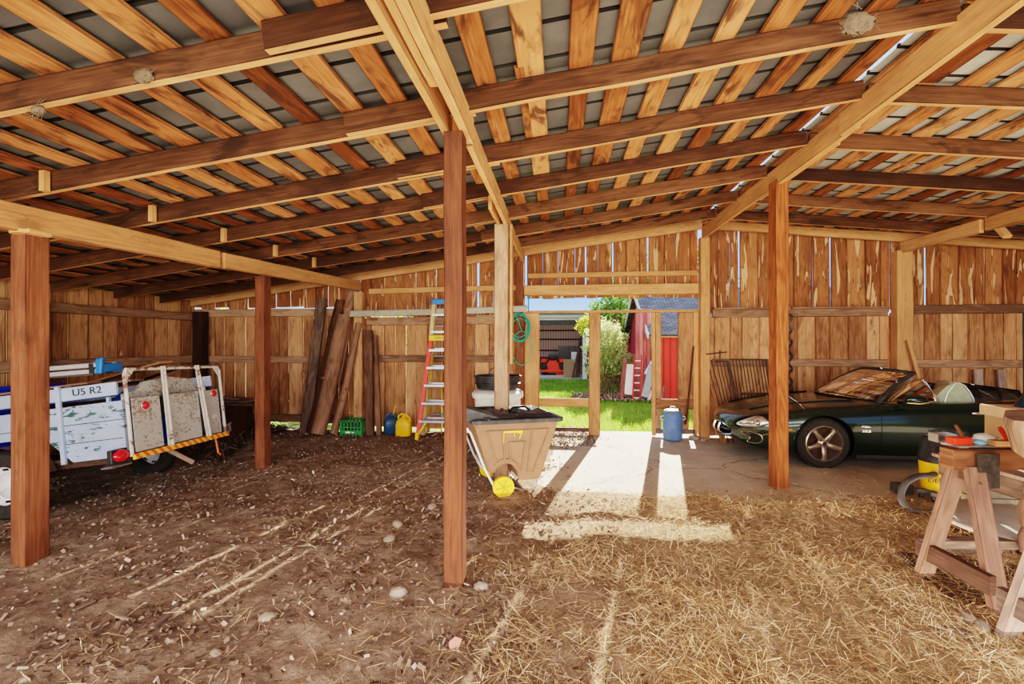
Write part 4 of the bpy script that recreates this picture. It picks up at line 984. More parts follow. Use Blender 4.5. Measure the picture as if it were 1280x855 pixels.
# windscreen
A0, A1 = Vector((1.83, -.72, .86)), Vector((2.36, -.56, 1.245))
def ws(u, v):   # u -1..1 across, v 0..1 up
    base = Vector((1.83 - .36 * (1 - u * u), .72 * u, .865 + .035 * (1 - u * u))); top = Vector((2.36 - .16 * (1 - u * u), .56 * u, 1.245 + .03 * (1 - u * u)))
    return base.lerp(top, v) + Vector((-.03, 0, .03)) * math.sin(v * PI)
s = M(); s.sheet([[tuple(ws(-1 + 2 * j / 20, v / 8)) for j in range(21)] for v in range(9)]); s.build('windscreen', carglass, car, smooth=True)
s = M(); path = [ws(-1, v / 8) for v in range(9)] + [ws(-1 + 2 * j / 20, 1) for j in range(1, 20)] + [ws(1, 1 - v / 8) for v in range(9)]
s.tube(path, [.030] * 4 + [.026] * (len(path) - 8) + [.030] * 4, 8); s.tube([ws(-1, 0) + Vector((-.06, 0, -.05)), ws(-1, .2)], .04, 8); s.build('windscreen_frame', blackp, car, smooth=True)
s = M(); s.tube([ws(-1 + 2 * j / 20, 0.0) for j in range(21)], .012, 6); s.build('windscreen_seal', seal, car)
for (u0, u1) in ((-.75, -.15), (.05, .7)):
    s = M(); s.tube([ws(u0, .02) + Vector((-.03, 0, .02)), ws((u0 + u1) / 2, .045) + Vector((-.03, 0, .02)), ws(u1, .05) + Vector((-.03, 0, .02))], .008, 6); s.build('wiper', blackm, car)
s = M(); s.ell((2.14, 0, 1.17), (.03, .10, .035)); s.build('rear_view_mirror', blackp, car, smooth=True)
s = M(); s.tube([(1.87, -.80, .88), (2.10, -.72, 1.05), (2.30, -.66, 1.17), (2.42, -.64, 1.17), (2.50, -.68, 1.0), (2.54, -.74, .89)], .012, 8); s.build('door_glass_frame', chrome, car, smooth=True)
s = M(); s._add([(1.92, -.78, .88), (2.30, -.66, 1.16), (2.42, -.64, 1.16), (2.52, -.72, .89)], [(0, 1, 2, 3)]); s.build('quarter_glass', carglass, car)
s = M(); s.ell((2.06, -1.03, .935), (.135, .06, .062), 24, 14); s.tube([(1.98, -.84, .885), (2.0, -.98, .90)], .028, 8); mr = s.build('door_mirror', carp, car, smooth=True)
s = M(); s.tube([(1.93, -1.065, .90), (2.06, -1.09, .893), (2.19, -1.06, .905)], .009, 6); s.build('mirror_trim', gold, mr, smooth=True)
# interior
s = M(); s.box((2.45, 0, .50), (1.3, 1.36, .06)); s.board((1.84, -.66, .80), (1.84, .66, .80), .20, .14); s.build('dashboard', blackp, car, bevel=.02)
for sy in (-.36, .36):
    s = M(); s.box((2.45, sy, .60), (.5, .46, .14))
    rr = []
    for k, (z, w_, d_) in enumerate(((.58, .24, .07), (.75, .25, .075), (.92, .22, .06), (1.0, .13, .05), (1.06, .14, .05), (1.13, .12, .04))):
        xo = 2.72 + (z - .58) * .33
        rr.append([(xo + d_ * math.cos(a), sy + w_ * (abs(math.cos(a + PI / 2)) ** .6) * (1 if math.cos(a + PI / 2) > 0 else -1), z) for a in np.linspace(0, 2 * PI, 17)[:-1]])
    s.ring(rr); s.build('seat', leather, car, smooth=60)
plast = paint('clear_plastic_cover', (.30, .33, .24), .3, 0, .12, 14, coat=.5)
wp = [(2.48, .87), (2.55, .93), (2.63, 1.02), (2.69, 1.08), (2.76, 1.115), (2.83, 1.12), (2.90, 1.08), (2.96, 1.0), (3.0, .92), (3.01, .87)]
s = M(); s.sheet([[(x + .01 * v, -.66 + .05 * v, .87 + (z - .87) * (1 - .03 * v)) for v in range(5)] for x, z in wp]); s._add([(x, -.66, z) for x, z in wp], [tuple(range(len(wp)))]); s.build('rear_side_window', plast, car)
s = M(); s.tube([(x + .005, -.67, z + .006) for x, z in wp[4:]], .010, 6); s.tube([(2.66, -.668, .87), (2.70, -.668, 1.0), (2.78, -.668, 1.11)], .006, 6); s.build('window_edge', alu, car, smooth=True)
s = M(); s.tube([(1.98, -.36 + .18 * math.cos(a), .90 + .17 * math.sin(a)) for a in np.linspace(0, 2 * PI, 26)[:-1]], .016, 8, closed=True); s.cyl((1.98, -.36, .9), (1.85, -.36, .85), .03); s.build('steering_wheel', leather, car, smooth=True)
s = M()   # folded hood in soft pleats behind the seats
gg = []
for i in range(25):
    x = 3.02 + .95 * i / 24; row = []
    for j in range(21):
        y = -.70 + 1.4 * j / 20; q = 1 - abs(y / .70) ** 4
        row.append((x, y, .90 + (.10 * math.sin(PI * i / 24) ** .5 + .022 * math.sin(x * 38 + y * 2)) * q + .01 * math.sin(y * 20)))
    gg.append(row)
s.sheet(gg); s.build('folded_hood', hood_c, car, smooth=True)
for k in range(3):
    s = M(); s.tube([(3.1 + .25 * k, -.66, .93), (3.2 + .25 * k, -.5, 1.03 - .01 * k), (3.25 + .25 * k, .5, 1.03), (3.1 + .25 * k, .66, .93)], .014, 6); s.build('hood_bow', blackm, car, smooth=True)
# ================================================================ TRAILER
def flaky(name, col, under, amt, sc=9, stretch=(1, 1, 3.5)):
    m, nt, b = newmat(name); tc = N(nt, 'ShaderNodeTexCoord').outputs['Object']
    n1 = noise_n(nt, mapping(nt, tc, stretch), sc, 6, .7, .4); n2 = noise_n(nt, mapping(nt, tc, stretch, (4, 4, 4)), 1.6, 3, .6)
    f = math_n(nt, 'ADD', math_n(nt, 'MULTIPLY', n1, .6), math_n(nt, 'MULTIPLY', n2, .4))
    mk = ramp(nt, f, [(amt, (0, 0, 0)), (amt + .025, (1, 1, 1))])
    n3 = noise_n(nt, tc, 3, 4)
    base = ramp(nt, n3, [(.3, tuple(c * .82 for c in col)), (.7, col)])
    nt.links.new(mixc(nt, mk, base, under), b.inputs['Base Color']); b.inputs['Roughness'].default_value = .65
    bump(nt, b, mk, .3, .004); MATS[name] = m; return m
bluewhite = flaky('flaking_pale_blue_paint', (.42, .50, .66), (.03, .10, .09), .545, 9)
railpaint = flaky('pale_blue_rail_paint', (.44, .52, .68), (.25, .28, .3), .62, 9)
ply = flaky('flaking_grey_plywood', (.50, .49, .47), (.27, .21, .16), .515, 24, (1, 1, 1.6))
pipe_m = flaky('peeling_white_pipe', (.62, .59, .56), (.22, .11, .08), .52, 10, (1, 1, 1))
m, nt, b = newmat('red_yellow_stripes'); tc = N(nt, 'ShaderNodeTexCoord').outputs['Object']; sp = N(nt, 'ShaderNodeSeparateXYZ'); nt.links.new(tc, sp.inputs[0])
f = math_n(nt, 'FRACT', math_n(nt, 'MULTIPLY', math_n(nt, 'ADD', sp.outputs[1], sp.outputs[2]), 10.0)); wn = noise_n(nt, tc, 30, 4)
c = ramp(nt, f, [(0, (.80, .12, .03)), (.5, (.85, .55, .05))], 'CONSTANT'); nt.links.new(mixc(nt, ramp(nt, wn, [(.58, (0, 0, 0)), (.64, (1, 1, 1))]), c, (.45, .4, .35)), b.inputs['Base Color']); stripe = m
redlens = paint('red_lens', (.65, .015, .03), .2, 0, .1, coat=.5)
T = thing('utility_trailer', 'old two-wheeled cargo trailer with flaking pale blue sides and a white pipe tailgate', 'trailer', (-5.49, 5.05, .215), rot=(math.radians(-1.5), math.radians(-7.2), math.radians(3)))
R_, Lf, Wd_ = 1.10, -1.30, .70
s = M()
for y in (-.62, .62): s.box(((R_ + Lf) / 2, y, .10), (R_ - Lf, .06, .07))
for x in (-1.2, -.5, .2, .9): s.box((x, 0, .10), (.05, 1.3, .06))
s.board((Lf, -.6, .08), (-2.0, -.02, .0), .06, .06); s.board((Lf, .6, .08), (-2.0, .02, .0), .06, .06); s.build('chassis', rust, T)
s = M(); s.box(((R_ + Lf) / 2, 0, .15), (R_ - Lf, 1.34, .03)); s.build('floor_boards', W_weath, T)
s = M(); s.cyl((0, -.70, 0), (0, .70, 0), .03); s.build('axle', rust, T)
def side(y, nm):
    s = M(); s.prism([(.52, .13), (R_, .13), (R_, .70), (Lf, .70), (Lf, .42), (.22, .42)], .03, (0, y, 0)); pn = s.build(nm, bluewhite, T)
    s = M()
    for z in (.32, .51): s.box(((R_ + Lf) / 2 + (.35 if z < .4 else 0), y + (-.0165 if y < 0 else .0165), z), (R_ - Lf - (.75 if z < .4 else 0), .003, .006))
    s.build('plank_joint', seal, pn)
    s = M(); s.box(((R_ + Lf) / 2 - .02, y, .83), (R_ - Lf - .06, .03, .135)); rl_ = s.build('top_rail', railpaint, T, bevel=.004)
    s = M(); s.box(((R_ + Lf) / 2 - .02, y + (-.002 if y < 0 else .002), .757), (R_ - Lf - .06, .03, .012)); s.build('rail_edge', paint('navy', (.03, .05, .16), .6), rl_)
    for x in (.44, -.75):
        s = M(); s.box((x, y - math.copysign(.0, y) + (-.03 if y < 0 else .03), .52), (.045, .03, .80)); s.build('stake', railpaint, T, bevel=.004)
    s = M(); s.box((.93, y + .02, .73), (.03, .03, .12)); s.build('stake', railpaint, T)
    return rl_
rl_near = side(-Wd_, 'side_panel'); side(Wd_, 'side_panel')
black_ink = paint('worn_black_lettering', (.03, .04, .06), .8)
text('lettering', 'U5 R2', .10, black_ink, rl_near, (.74, -Wd_ - .017, .835), (PI / 2, 0, 0), .002, sx=1.25)
# front panel
s = M(); s.box((Lf, 0, .45), (.03, 1.4, .55)); s.build('front_panel', bluewhite, T)
# tailgate
def pipe(pts_, r=.022, nm='tailgate_frame', mat=pipe_m):
    s = M(); s.tube(pts_, r, 10); return s.build(nm, mat, T, smooth=True)
gx = R_ + .06
s = M(); s.tube([(gx, -.72, .12), (gx, -.72, .96), (gx, -.70, 1.01), (gx, .68, 1.01), (gx, .72, .97), (gx, .72, .12)], .019, 10); s.build('tailgate_frame', pipe_m, T, smooth=True)
s = M()
for q in (-1, 1): s.board((gx, q * .72, .90), (gx, q * .64, 1.0), .05, .015, wdir=(0, 1, 0))
s.build('corner_gusset', pipe_m, T)
for y0, y1 in ((-.26, -.26), (.27, .35)):
    s = M(); s.board((gx + .03, y0, 1.03), (gx + .03, y1, .14), .03, .02, wdir=(0, 1, 0)); s.board((gx + .03, y0 + .02, 1.03), (gx + .045, y1 + .02, .14), .012, .04, wdir=(0, 1, 0)); s.build('upright', pipe_m, T)
for a, b_ in ((-.66, -.30), (-.22, .30), (.38, .66)):
    s = M(); s.box((gx - .01, (a + b_) / 2, .43), (.02, b_ - a, .56)); s.build('plywood_panel', ply, T, bevel=.004)
for y, z in ((-.52, .62), (.55, .66)):
    s = M(); s.lathe([(.001, .02), (.035, .014), (.045, 0), (.045, -.01), (.001, -.01)], 24, (gx + .02, y, z), 'x'); rf = s.build('reflector', redlens, T, smooth=True)
    s = M(); s.tube([(gx + .016, y + .048 * math.cos(a), z + .048 * math.sin(a)) for a in np.linspace(0, 2 * PI, 24)[:-1]], .005, 6, closed=True); s.build('reflector_ring', alu, rf)
s = M(); s.box((gx + .03, 0, .115), (.03, 1.46, .055)); s.build('striped_bar', stripe, T)
s = M(); s.ell((R_ + .02, -.80, .15), (.04, .09, .062)); tl = s.build('tail_light', redlens, T, smooth=True)
s = M(); s.box((R_ - .02, -.80, .15), (.05, .19, .14)); s.build('lamp_housing', blackp, tl, bevel=.01)
s = M(); s.box((R_ - .02, -.82, .055), (.12, .22, .015)); s.build('plate_bracket', steel, T)
s = M(); s.tube([(gx, .52, .10), (gx + .02, .52, -.10), (gx + .06, .50, -.12)], .012, 8); s.build('hook', paint('orange_paint', (.75, .2, .05), .6), T)
s = M(); s.board((R_ - .1, -.1, .10), (R_ + .1, .05, -.12), .05, .03); s.build('support_strut', W_weath, T)
s = M(); s.cyl((gx, .74, .22), (gx, .86, .24), .012, 8); s.box((gx, .80, .18), (.05, .02, .1)); s.build('latch', steel, T)
whiterim = paint('white_wheel_rim', (.7, .68, .72), .45, 0, .1, 10, .2, (.3, .2, .15))
for sy in (-1, 1):
    y = sy * .86
    s = M(); s.lathe([(.19, -.07), (.24, -.085), (.31, -.08), (.335, -.05), (.34, 0), (.335, .05), (.31, .08), (.24, .085), (.205, .07), (.20, 0), (.19, -.07)], 40, (0, y, 0), 'y', cap=False); wh = s.build('wheel', rubber, T, smooth=35)
    s = M(); yo = sy * .04
    s.lathe([(.215, yo * 1.6), (.205, yo * 1.7), (.185, yo * .9), (.13, yo * .5), (.10, yo * 1.3), (.06, yo * 1.5), (.04, yo * 2.0), (.001, yo * 2.0)], 36, (0, y, 0), 'y', cap=False); s.build('rim', whiterim, wh, smooth=40)
    s = M()
    for k in range(8):
        a = PI * k / 4; s.box((.158 * math.cos(a), y + yo * .75, .158 * math.sin(a)), (.02, .02, .05), Matrix.Rotation(-a, 3, 'Y'))
    s.build('rim_slots', seal, wh)
    s = M(); P = [(.40 * math.cos(a), .40 * math.sin(a) - .02) for a in np.linspace(.25, PI - .25, 12)]
    s.sheet([[(p[0], y - .1, p[1]) for p in P], [(p[0], y + .1, p[1]) for p in P]]); s.build('mudguard', rust, T, solid=.006)
# load
tarp_m = paint('blue_tarp', (.012, .06, .36), .5, 0, .3, 4)
def tl_pt(x, y, z):
    return T.matrix_basis @ Vector((x, y, z))
bpy.context.view_layer.update()
def loaded(nm, mk, mat, label, cat, **kw):
    s = M(); s.X = T.matrix_basis.copy(); mk(s); return tag(s.build(nm, mat, **kw), label, cat)
def tarp(s, x0, x1, y0, y1, z, h, seed):
    gr = []
    for i in range(26):
        row = []
        for j in range(26):
            x = x0 + (x1 - x0) * i / 25; y = y0 + (y1 - y0) * j / 25; e = math.sin(PI * i / 25) ** .4 * math.sin(PI * j / 25) ** .4
            row.append((x, y, z + h * e + .10 * e * noise.noise(Vector((x * 5, y * 5, seed))) + .05 * e * noise.noise(Vector((x * 14, y * 14, seed)))))
        gr.append(row)
    s.sheet(gr)
loaded('crumpled_tarp', lambda s: tarp(s, .45, 1.08, -.64, .05, .17, .60, 1), tarp_m, 'crumpled blue tarp stuffed in the trailer just behind its tailgate', 'tarp', smooth=True)
loaded('blue_tub', lambda s: (s.prism([(-1.25, .17), (-.66, .17), (-.60, 1.02), (-1.28, 1.02)], .9, (0, -.15, 0)), s.box((-.94, -.15, 1.0), (.74, .98, .05))), paint('deep_blue', (.012, .05, .55), .45), 'deep blue plastic tub standing in the front of the trailer', 'tub', bevel=.02)
brd = [((-.55, -.45, .93), (.62, -.50, .93), .16, 'weathered board lying lengthways on the trailer load, nearest the side rail', W_saw), ((-.6, -.2, .92), (.75, -.1, .92), .2, 'weathered board on the trailer load, under the folding platform', W_weath),
       ((-.3, .35, .97), (.95, .10, 1.10), .18, 'brown board poking up over the trailer tailgate', W_wall), ((.2, .55, .95), (.98, .35, 1.05), .14, 'dark board behind the tailgate at the far side', W_raft)]
for a, b_, w_, l, mt in brd: loaded('loose_board', lambda s: s.board(a, b_, w_, .022, wdir=(0, 1, 0)), mt, l, 'board')
loaded('crossbar_plank', lambda s: s.board((-.5, -.68, .906), (-.5, .68, .906), .08, .02, wdir=(1, 0, 0)), W_weath, 'narrow plank laid across the trailer rails behind the blue tub', 'board')
loaded('crossbar_plank', lambda s: s.board((.5, -.68, .906), (.5, .68, .906), .08, .02, wdir=(1, 0, 0)), W_weath, 'narrow plank laid across the trailer rails near the tailgate', 'board')
loaded('scalloped_board', lambda s: s.prism([(-.62, .70), (.60, .70), (.60, .76), (.48, .78), (.36, .88), (.0, .92), (-.36, .88), (-.46, .79), (-.62, .77)], .03, (R_ - .08, 0, 0), (0, 1, 0), (0, 0, 1)), ply, 'flaking white board with scalloped ends behind the tailgate pipes', 'board')
loaded('storage_case', lambda s: s.box((.1, .1, .45), (.9, .7, .56)), W_raft, 'dark wooden crate carried in the middle of the trailer', 'crate', bevel=.01)
# folding platform with blue ends on top of the load
bluee = paint('bright_blue_plastic', (.03, .22, .60), .4, 0, .15)
pf = thing('folding_platform', 'folded aluminium work platform with bright blue plastic ends on top of the trailer load', 'work platform', (-5.55, 4.86, 1.245), rot=(0, math.radians(-4.5), math.radians(6)))
for y in (-.12, .12):
    s = M(); s.box((0, y, .06), (.96, .07, .055)); s.build('aluminium_beam', alu, pf, bevel=.006)
    s = M(); s.box((0, y - .02, .13), (.90, .05, .05)); s.build('aluminium_beam', alu, pf, bevel=.006)
for x in (-.46, .46):
    s = M(); s.box((x, 0, .09), (.07, .26, .10)); s.board((x, -.15, .03), (x + .02, -.15, .20), .07, .04, wdir=(1, 0, 0)); s.board((x - .04, -.14, .15), (x + .06, -.14, .20), .03, .06); e_ = s.build('blue_end', bluee, pf, bevel=.012)
    s = M(); s.box((x + (-.07 if x > 0 else .07), 0, .09), (.05, .34, .12)); s.build('hinge', blackp, e_)
s = M(); s.board((-.42, -.17, .03), (.42, -.17, .03), .02, .03); s.build('lower_bar', dkgrey, pf)

# ================================================================ LUMBER AND DEBRIS AT THE LEFT BACK
for k, (y0, z0, x1, w_) in enumerate(((7.2, .66, -4.86, .22), (7.45, .66, -5.0, .24), (7.25, .70, -5.05, .20), (7.48, .70, -4.9, .22), (7.3, .74, -5.2, .18))):
    s = M(); s.board((-6.85, y0 + .1, z0), (x1, y0, z0), w_, .035, wdir=(0, 1, 0))
    tag(s.build('stacked_plank', [W_saw, W_raft, W_weath, W_wall, W_weath][k]), ['front bottom', 'rear bottom', 'front middle', 'rear middle', 'topmost'][k] + ' plank of the low lumber stack behind the trailer', 'plank', 'planks stacked behind the trailer')
for x in (-6.5, -5.3):
    s = M(); s.box((x, 7.38, .36), (.12, .5, .56)); tag(s.build('timber_block', W_raft), 'dark timber trestle block under the %s end of the lumber stack' % ('left' if x < -6 else 'right'), 'block')
x = rng.uniform(-6.9, -5.0, 5000); y = rng.uniform(6.6, 8.3, 5000)
scatter('debris', 'heap of dark bark and twigs on the ground behind the trailer', 'debris', np.stack([x, y, gh(x, y) + rng.uniform(0, .08, 5000)], 1), rng.uniform(.04, .2, 5000), rng.uniform(.008, .03, 5000), chip_m, .4, rng.uniform(0, .6, 5000))

# ================================================================ LOGS AND PLANKS IN THE CORNER
def log(pts_, r, label, mat=W_log, n=14):
    s = M(); P = [Vector(p) for p in pts_]; a, b_ = P[0], P[-1]; pp = []; rr = []
    for k in range(10):
        q = k / 9; c = a.lerp(b_, q) + Vector((math.sin(q * 5) * .015, 0, 0)) + Vector((0, 0, 0)); pp.append(c); rr.append(r[0] + (r[1] - r[0]) * q + U(-.006, .006))
    s.tube(pp, rr, n, rough=.05)
    for k in range(3):
        q = U(.2, .9); c = a.lerp(b_, q); s.tube([c, c + Vector((U(-.1, .1), -r[0] * 1.15, .02))], [.03, .02], 8)
    return tag(s.build('log', mat, smooth=55), label, 'log')
log([(-4.24, 7.95, .05), (-3.93, 8.36, 2.16)], (.135, .125), 'thickest of the logs leaning in the back left corner')
log([(-4.02, 8.1, .03), (-3.66, 8.40, 2.02)], (.07, .06), 'thinner log leaning just right of the thickest log')
log([(-4.50, 8.2, .03), (-4.03, 8.42, 2.45)], (.10, .09), 'dark log leaning behind the thickest log', W_raft)
log([(-4.10, 8.30, .9), (-3.82, 8.44, 2.66)], (.09, .08), 'upper reddish log wedged behind the thickest log', W_log)
s = M(); s.board((-4.60, 8.15, .02), (-4.40, 8.40, 2.48), .20, .035, wdir=(1, 0, 0), seg=5, wob=.008); tag(s.build('weathered_plank', W_weath), 'wide grey weathered plank leaning left of the logs', 'plank')
s = M(); s.board((-3.30, 8.0, .03), (-3.50, 8.38, 1.88), .14, .07, wdir=(1, 0, 0), w2=.16, seg=5, wob=.006); tag(s.build('slab_wood', W_log), 'half-round slab of wood leaning left of the blue jug', 'slab')
s = M(); s.board((-3.16, 8.05, .03), (-3.36, 8.40, 1.80), .09, .05, wdir=(1, 0, 0), w2=.05, seg=5, wob=.006); tag(s.build('slab_wood', W_log), 'narrower slab of wood tucked behind the half-round slab', 'slab')
# green crate
cr = thing('bottle_crate', 'green plastic crate on the dirt by the back wall, right of the logs', 'crate', (-3.66, 8.16, 0.02))
crg = paint('crate_green', (.03, .26, .07), .5, 0, .2, 8, .15)
def crate_side(a, b_, nm='crate_wall'):
    s = M(); a = Vector(a); b_ = Vector(b_); d = (b_ - a)
    for z in (.015, .255): s.board(a + Vector((0, 0, z)), b_ + Vector((0, 0, z)), .03, .012)
    s.board(a + Vector((0, 0, .14)), b_ + Vector((0, 0, .14)), .018, .010)
    s.board(a + Vector((0, 0, .06)), b_ + Vector((0, 0, .06)), .06, .010)
    for k in range(7):
        p = a + d * (k / 6); s.board(p, p + Vector((0, 0, .27)), .018 if 0 < k < 6 else .03, .012, wdir=d)
    return s.build(nm, crg, cr)
w2, d2 = .185, .15
f_ = crate_side((-w2, -d2, 0), (w2, -d2, 0)); crate_side((-w2, d2, 0), (w2, d2, 0)); crate_side((-w2, -d2, 0), (-w2, d2, 0)); crate_side((w2, -d2, 0), (w2, d2, 0))
s = M(); s.box((0, 0, .01), (.36, .29, .015)); s.build('crate_floor', crg, cr)
s = M(); s.box((-.05, -d2 - .012, .055), (.09, .003, .035)); s.box((.04, -d2 - .012, .055), (.05, .003, .02)); s.build('pale_marking', whitep, f_)
for k in range(4):
    s = M(); s.tube([(-.12 + .07 * k, 0, .03), (-.10 + .07 * k, -.02, .2)], [.03, .028], 10); s.build('bottle', dkgrey, cr, smooth=True)
def jug(nm, loc, mat, label, sc=1.0, rz_=0.0):
    t = thing(nm, label, 'jug', loc, rz_); s = M()
    rr = []
    for (z, a, b_) in ((0, .12, .08), (.02, .14, .095), (.20, .14, .095), (.27, .12, .085), (.31, .07, .06), (.33, .035, .035)):
        rr.append([(sc * a * (abs(math.cos(q)) ** .55) * (1 if math.cos(q) > 0 else -1), sc * b_ * (abs(math.sin(q)) ** .55) * (1 if math.sin(q) > 0 else -1), z * sc) for q in np.linspace(0, 2 * PI, 33)[:-1]])
    s.ring(rr); s.build('body', mat, t, smooth=50)
    s = M(); s.tube([(sc * p[0], 0, sc * p[1]) for p in ((-.09, .27), (-.10, .34), (-.04, .385), (.04, .375), (.10, .32), (.125, .24))], .018 * sc, 8); s.build('handle', mat, t, smooth=True)
    s = M(); s.cyl((0.0, 0, .32 * sc), (0.0, 0, .36 * sc), .035 * sc); s.build('cap', mat, t, smooth=True)
    return t
j1 = jug('yellow_jug', (-2.73, 8.10, g(-2.73, 8.1)), yellowp, 'yellow plastic jug with a loop handle on the floor left of the stepladders', 1.0)
j2 = jug('blue_jug', (-3.00, 8.22, g(-3.0, 8.22)), paint('dark_blue_plastic', (.02, .07, .16), .4), 'dark blue plastic jug behind the yellow jug', .95, .5)
s = M(); s.tube([(.03, 0, .33), (.07, -.02, .5)], [.014, .008], 8); s.build('spout', yellowp, j2, smooth=True)
# long metal trim lying on the back wall rail
s = M(); prof = [(-.02, .0), (.0, .10), (.02, .115), (.10, .12), (.16, .11), (.17, .07), (.165, .065), (.155, .10), (.10, .11), (.025, .105), (.01, .09), (-.012, .0)]
s.ring([[(x, 8.24 + p[0], z + p[1]) for p in prof] for (x, z) in ((-3.78, 2.13), (-2.2, 2.155), (-.56, 2.20))])
tag(s.build('metal_trim', paint('putty_metal', (.50, .45, .37), .5, .2, .1, 4, .3), smooth=30), 'long pale folded metal trim lying along the back wall rail behind the ladder', 'metal trim')
for x in (-3.4, -1.0):
    s = M(); s.box((x, 8.36, 2.10), (.05, .30, .05)); tag(s.build('shelf_bracket', W_rail), 'small wooden bracket holding the %s end of the long metal trim' % ('left' if x < -2 else 'right'), 'bracket')

# ================================================================ STEPLADDERS
redf = paint('red_fibreglass', (.80, .07, .05), .45, 0, .08); tanf = paint('tan_fibreglass', (.62, .45, .22), .5, 0, .1); alub = paint('step_aluminium', (.42, .45, .50), .35, .5, .05)
def stepladder(nm, label, loc, hgt, nst, wb_, wt, mat, capm, toe, rear_toe, capw=.12, feet=None, first=.31):
    t = thing(nm, label, 'ladder', loc)
    top = hgt
    def rp(sx, z, back=False):
        q = z / top; w_ = wb_ + (wt - wb_) * q; y0 = rear_toe if back else toe
        return Vector((sx * w_, y0 * (1 - q) + (0.06 if back else 0) * q, z))
    for sx in (-1, 1):
        s = M(); s.board(rp(sx, 0.02), rp(sx, top - .04), .07, .05, wdir=(1, 0, 0)); s.build('front_rail', mat, t, bevel=.004)
        s = M(); s.board(rp(sx * .95, 0.02, True), rp(sx * .95, top - .05, True), .03, .05, wdir=(1, 0, 0)); s.build('rear_rail', yellowp if feet else mat, t, bevel=.004)
    for k in range(nst):
        z = first + .30 * k
        if z > top - .12: break
        a, b_ = rp(-1, z), rp(1, z)
        s = M(); s.board(a + Vector((0, 0, 0)), b_, .095, .022, wdir=(0, 1, 0)); s.box((a + b_) / 2 + Vector((0, -.05, -.012)), ((b_ - a).length, .006, .026)); st_ = s.build('step', alub, t)
        s = M()
        for p, sg in ((a, 1), (b_, -1)): s.tube([p + Vector((0, -.03, -.12)), p + Vector((sg * .09, -.03, -.01))], .007, 6)
        s.build('step_brace', alub, st_)
    for k in range(3):
        z = .35 + k * (top - .5) / 2.4; s = M(); s.tube([rp(-1, z, True), rp(1, z, True)], .012, 6); s.build('rear_bar', alub, t)
    s = M(); s.box((0, .03, top - .01), (wt * 2 + .07, .15, .035)); s.box((0, -.055, top - .045), (wt * 2 + .07, .012, .09)); cp = s.build('top_cap', capm, t, bevel=.006)
    if feet:
        for sx in (-1, 1):
            s = M(); p = rp(sx, 0); s.board(p, p + Vector((-sx * .01, .0, .13)), .06, .10, wdir=(1, 0, 0)); s.board(p + Vector((0, -.02, .05)), rp(sx, first) + Vector((-sx * .13, 0, 0)), .035, .03, wdir=(1, 0, 0)); s.build('foot', yellowp, t, bevel=.006)
    return t, cp
zf = g(-2.0, 7.9)
t_, cp_ = stepladder('red_stepladder', 'red fibreglass stepladder with aluminium steps and yellow cap and feet', (-2.04, 8.02, zf), 1.76, 5, .345, .165, redf, yellowp, -.25, .28, feet=True)
text('cap_lettering', 'WERNER', .05, blackp, cp_, (0, -.063, 1.715), (PI / 2, 0, 0), .001)
stepladder('tan_stepladder', 'taller tan stepladder with a blue top cap standing behind the red one', (-2.04, 8.20, zf), 2.40, 7, .33, .165, tanf, bluee, -.14, .16, first=.33)
# broom-like yellow pole
s = M(); s.tube([(-2.12, 8.36, .02), (-2.14, 8.5, 1.2)], .012, 6); tag(s.build('yellow_pole', yellowp, smooth=True), 'thin yellow pole leaning on the wall behind the stepladders', 'pole')
# ================================================================ BROWN TILT CART
cartm = paint('brown_cart_plastic', (.215, .115, .068), .6, 0, .12, 6, .3, (.15, .09, .055))
ct = thing('tilt_cart', 'brown plastic tilt cart with a black lid and yellow wheels beside the middle post', 'cart', (-.59, 5.44, .0), math.radians(20))
def yw(z): return .31 + .10 * (z - .14) / .66
prof = [(-.30, .26), (-.24, .24), (-.20, .30), (-.12, .345), (-.04, .33), (.02, .26), (.04, .17), (.08, .14), (.26, .14), (.30, .18), (.47, .80), (-.47, .80)]
s = M(); n = len(prof); s._add([(x, -yw(z), z) for x, z in prof] + [(x, yw(z), z) for x, z in prof],
    [tuple(range(n)), tuple(range(2 * n - 1, n - 1, -1))] + [(i, n + i, n + (i + 1) % n, (i + 1) % n) for i in range(n)])
bdy = s.build('body', cartm, ct, bevel=.012)
def ridge(pts_, w_=.018, d=.016, nm='moulded_ridge', mat=cartm, face=-1):
    s = M()
    for (a, b_) in zip(pts_, pts_[1:]): s.board((a[0], face * (yw(a[1]) + d * .3), a[1]), (b_[0], face * (yw(b_[1]) + d * .3), b_[1]), w_, d, wdir=(1, 0, 0) if abs(a[0] - b_[0]) < abs(a[1] - b_[1]) else (0, 0, 1))
    return s.build(nm, mat, bdy, bevel=.005)
for f_ in (-1, 1):
    ridge([(-.21, .345), (-.33, .71), (.37, .71), (.20, .22)], face=f_); ridge([(-.12, .37), (-.155, .71)], face=f_); ridge([(-.06, .37), (-.085, .58), (.10, .58), (.075, .26)], face=f_)
    ridge([(.14, .24), (.175, .71)], face=f_); ridge([(-.24, .32), (-.16, .39), (-.06, .39), (.02, .33), (.06, .22)], face=f_)
    ridge([(-.44, .775), (.45, .775)], .05, .02, 'rim', face=f_)
s = M(); ylab = paint('yellow_label', (.85, .60, .03), .5)
ridge([(-.145, .70), (.065, .70)], .02, .022, 'yellow_sticker', ylab); ridge([(-.145, .70), (-.145, .58)], .014, .022, 'orange_sticker', paint('orange_label', (.8, .25, .05), .5))
text('sticker_lettering', '7', .10, ylab, bdy, (.035, -yw(.645) - .022, .65), (math.radians(82), 0, 0), .002, sx=1.1); text('sticker_lettering', '1', .06, ylab, bdy, (-.03, -yw(.66) - .022, .665), (math.radians(82), 0, 0), .002)
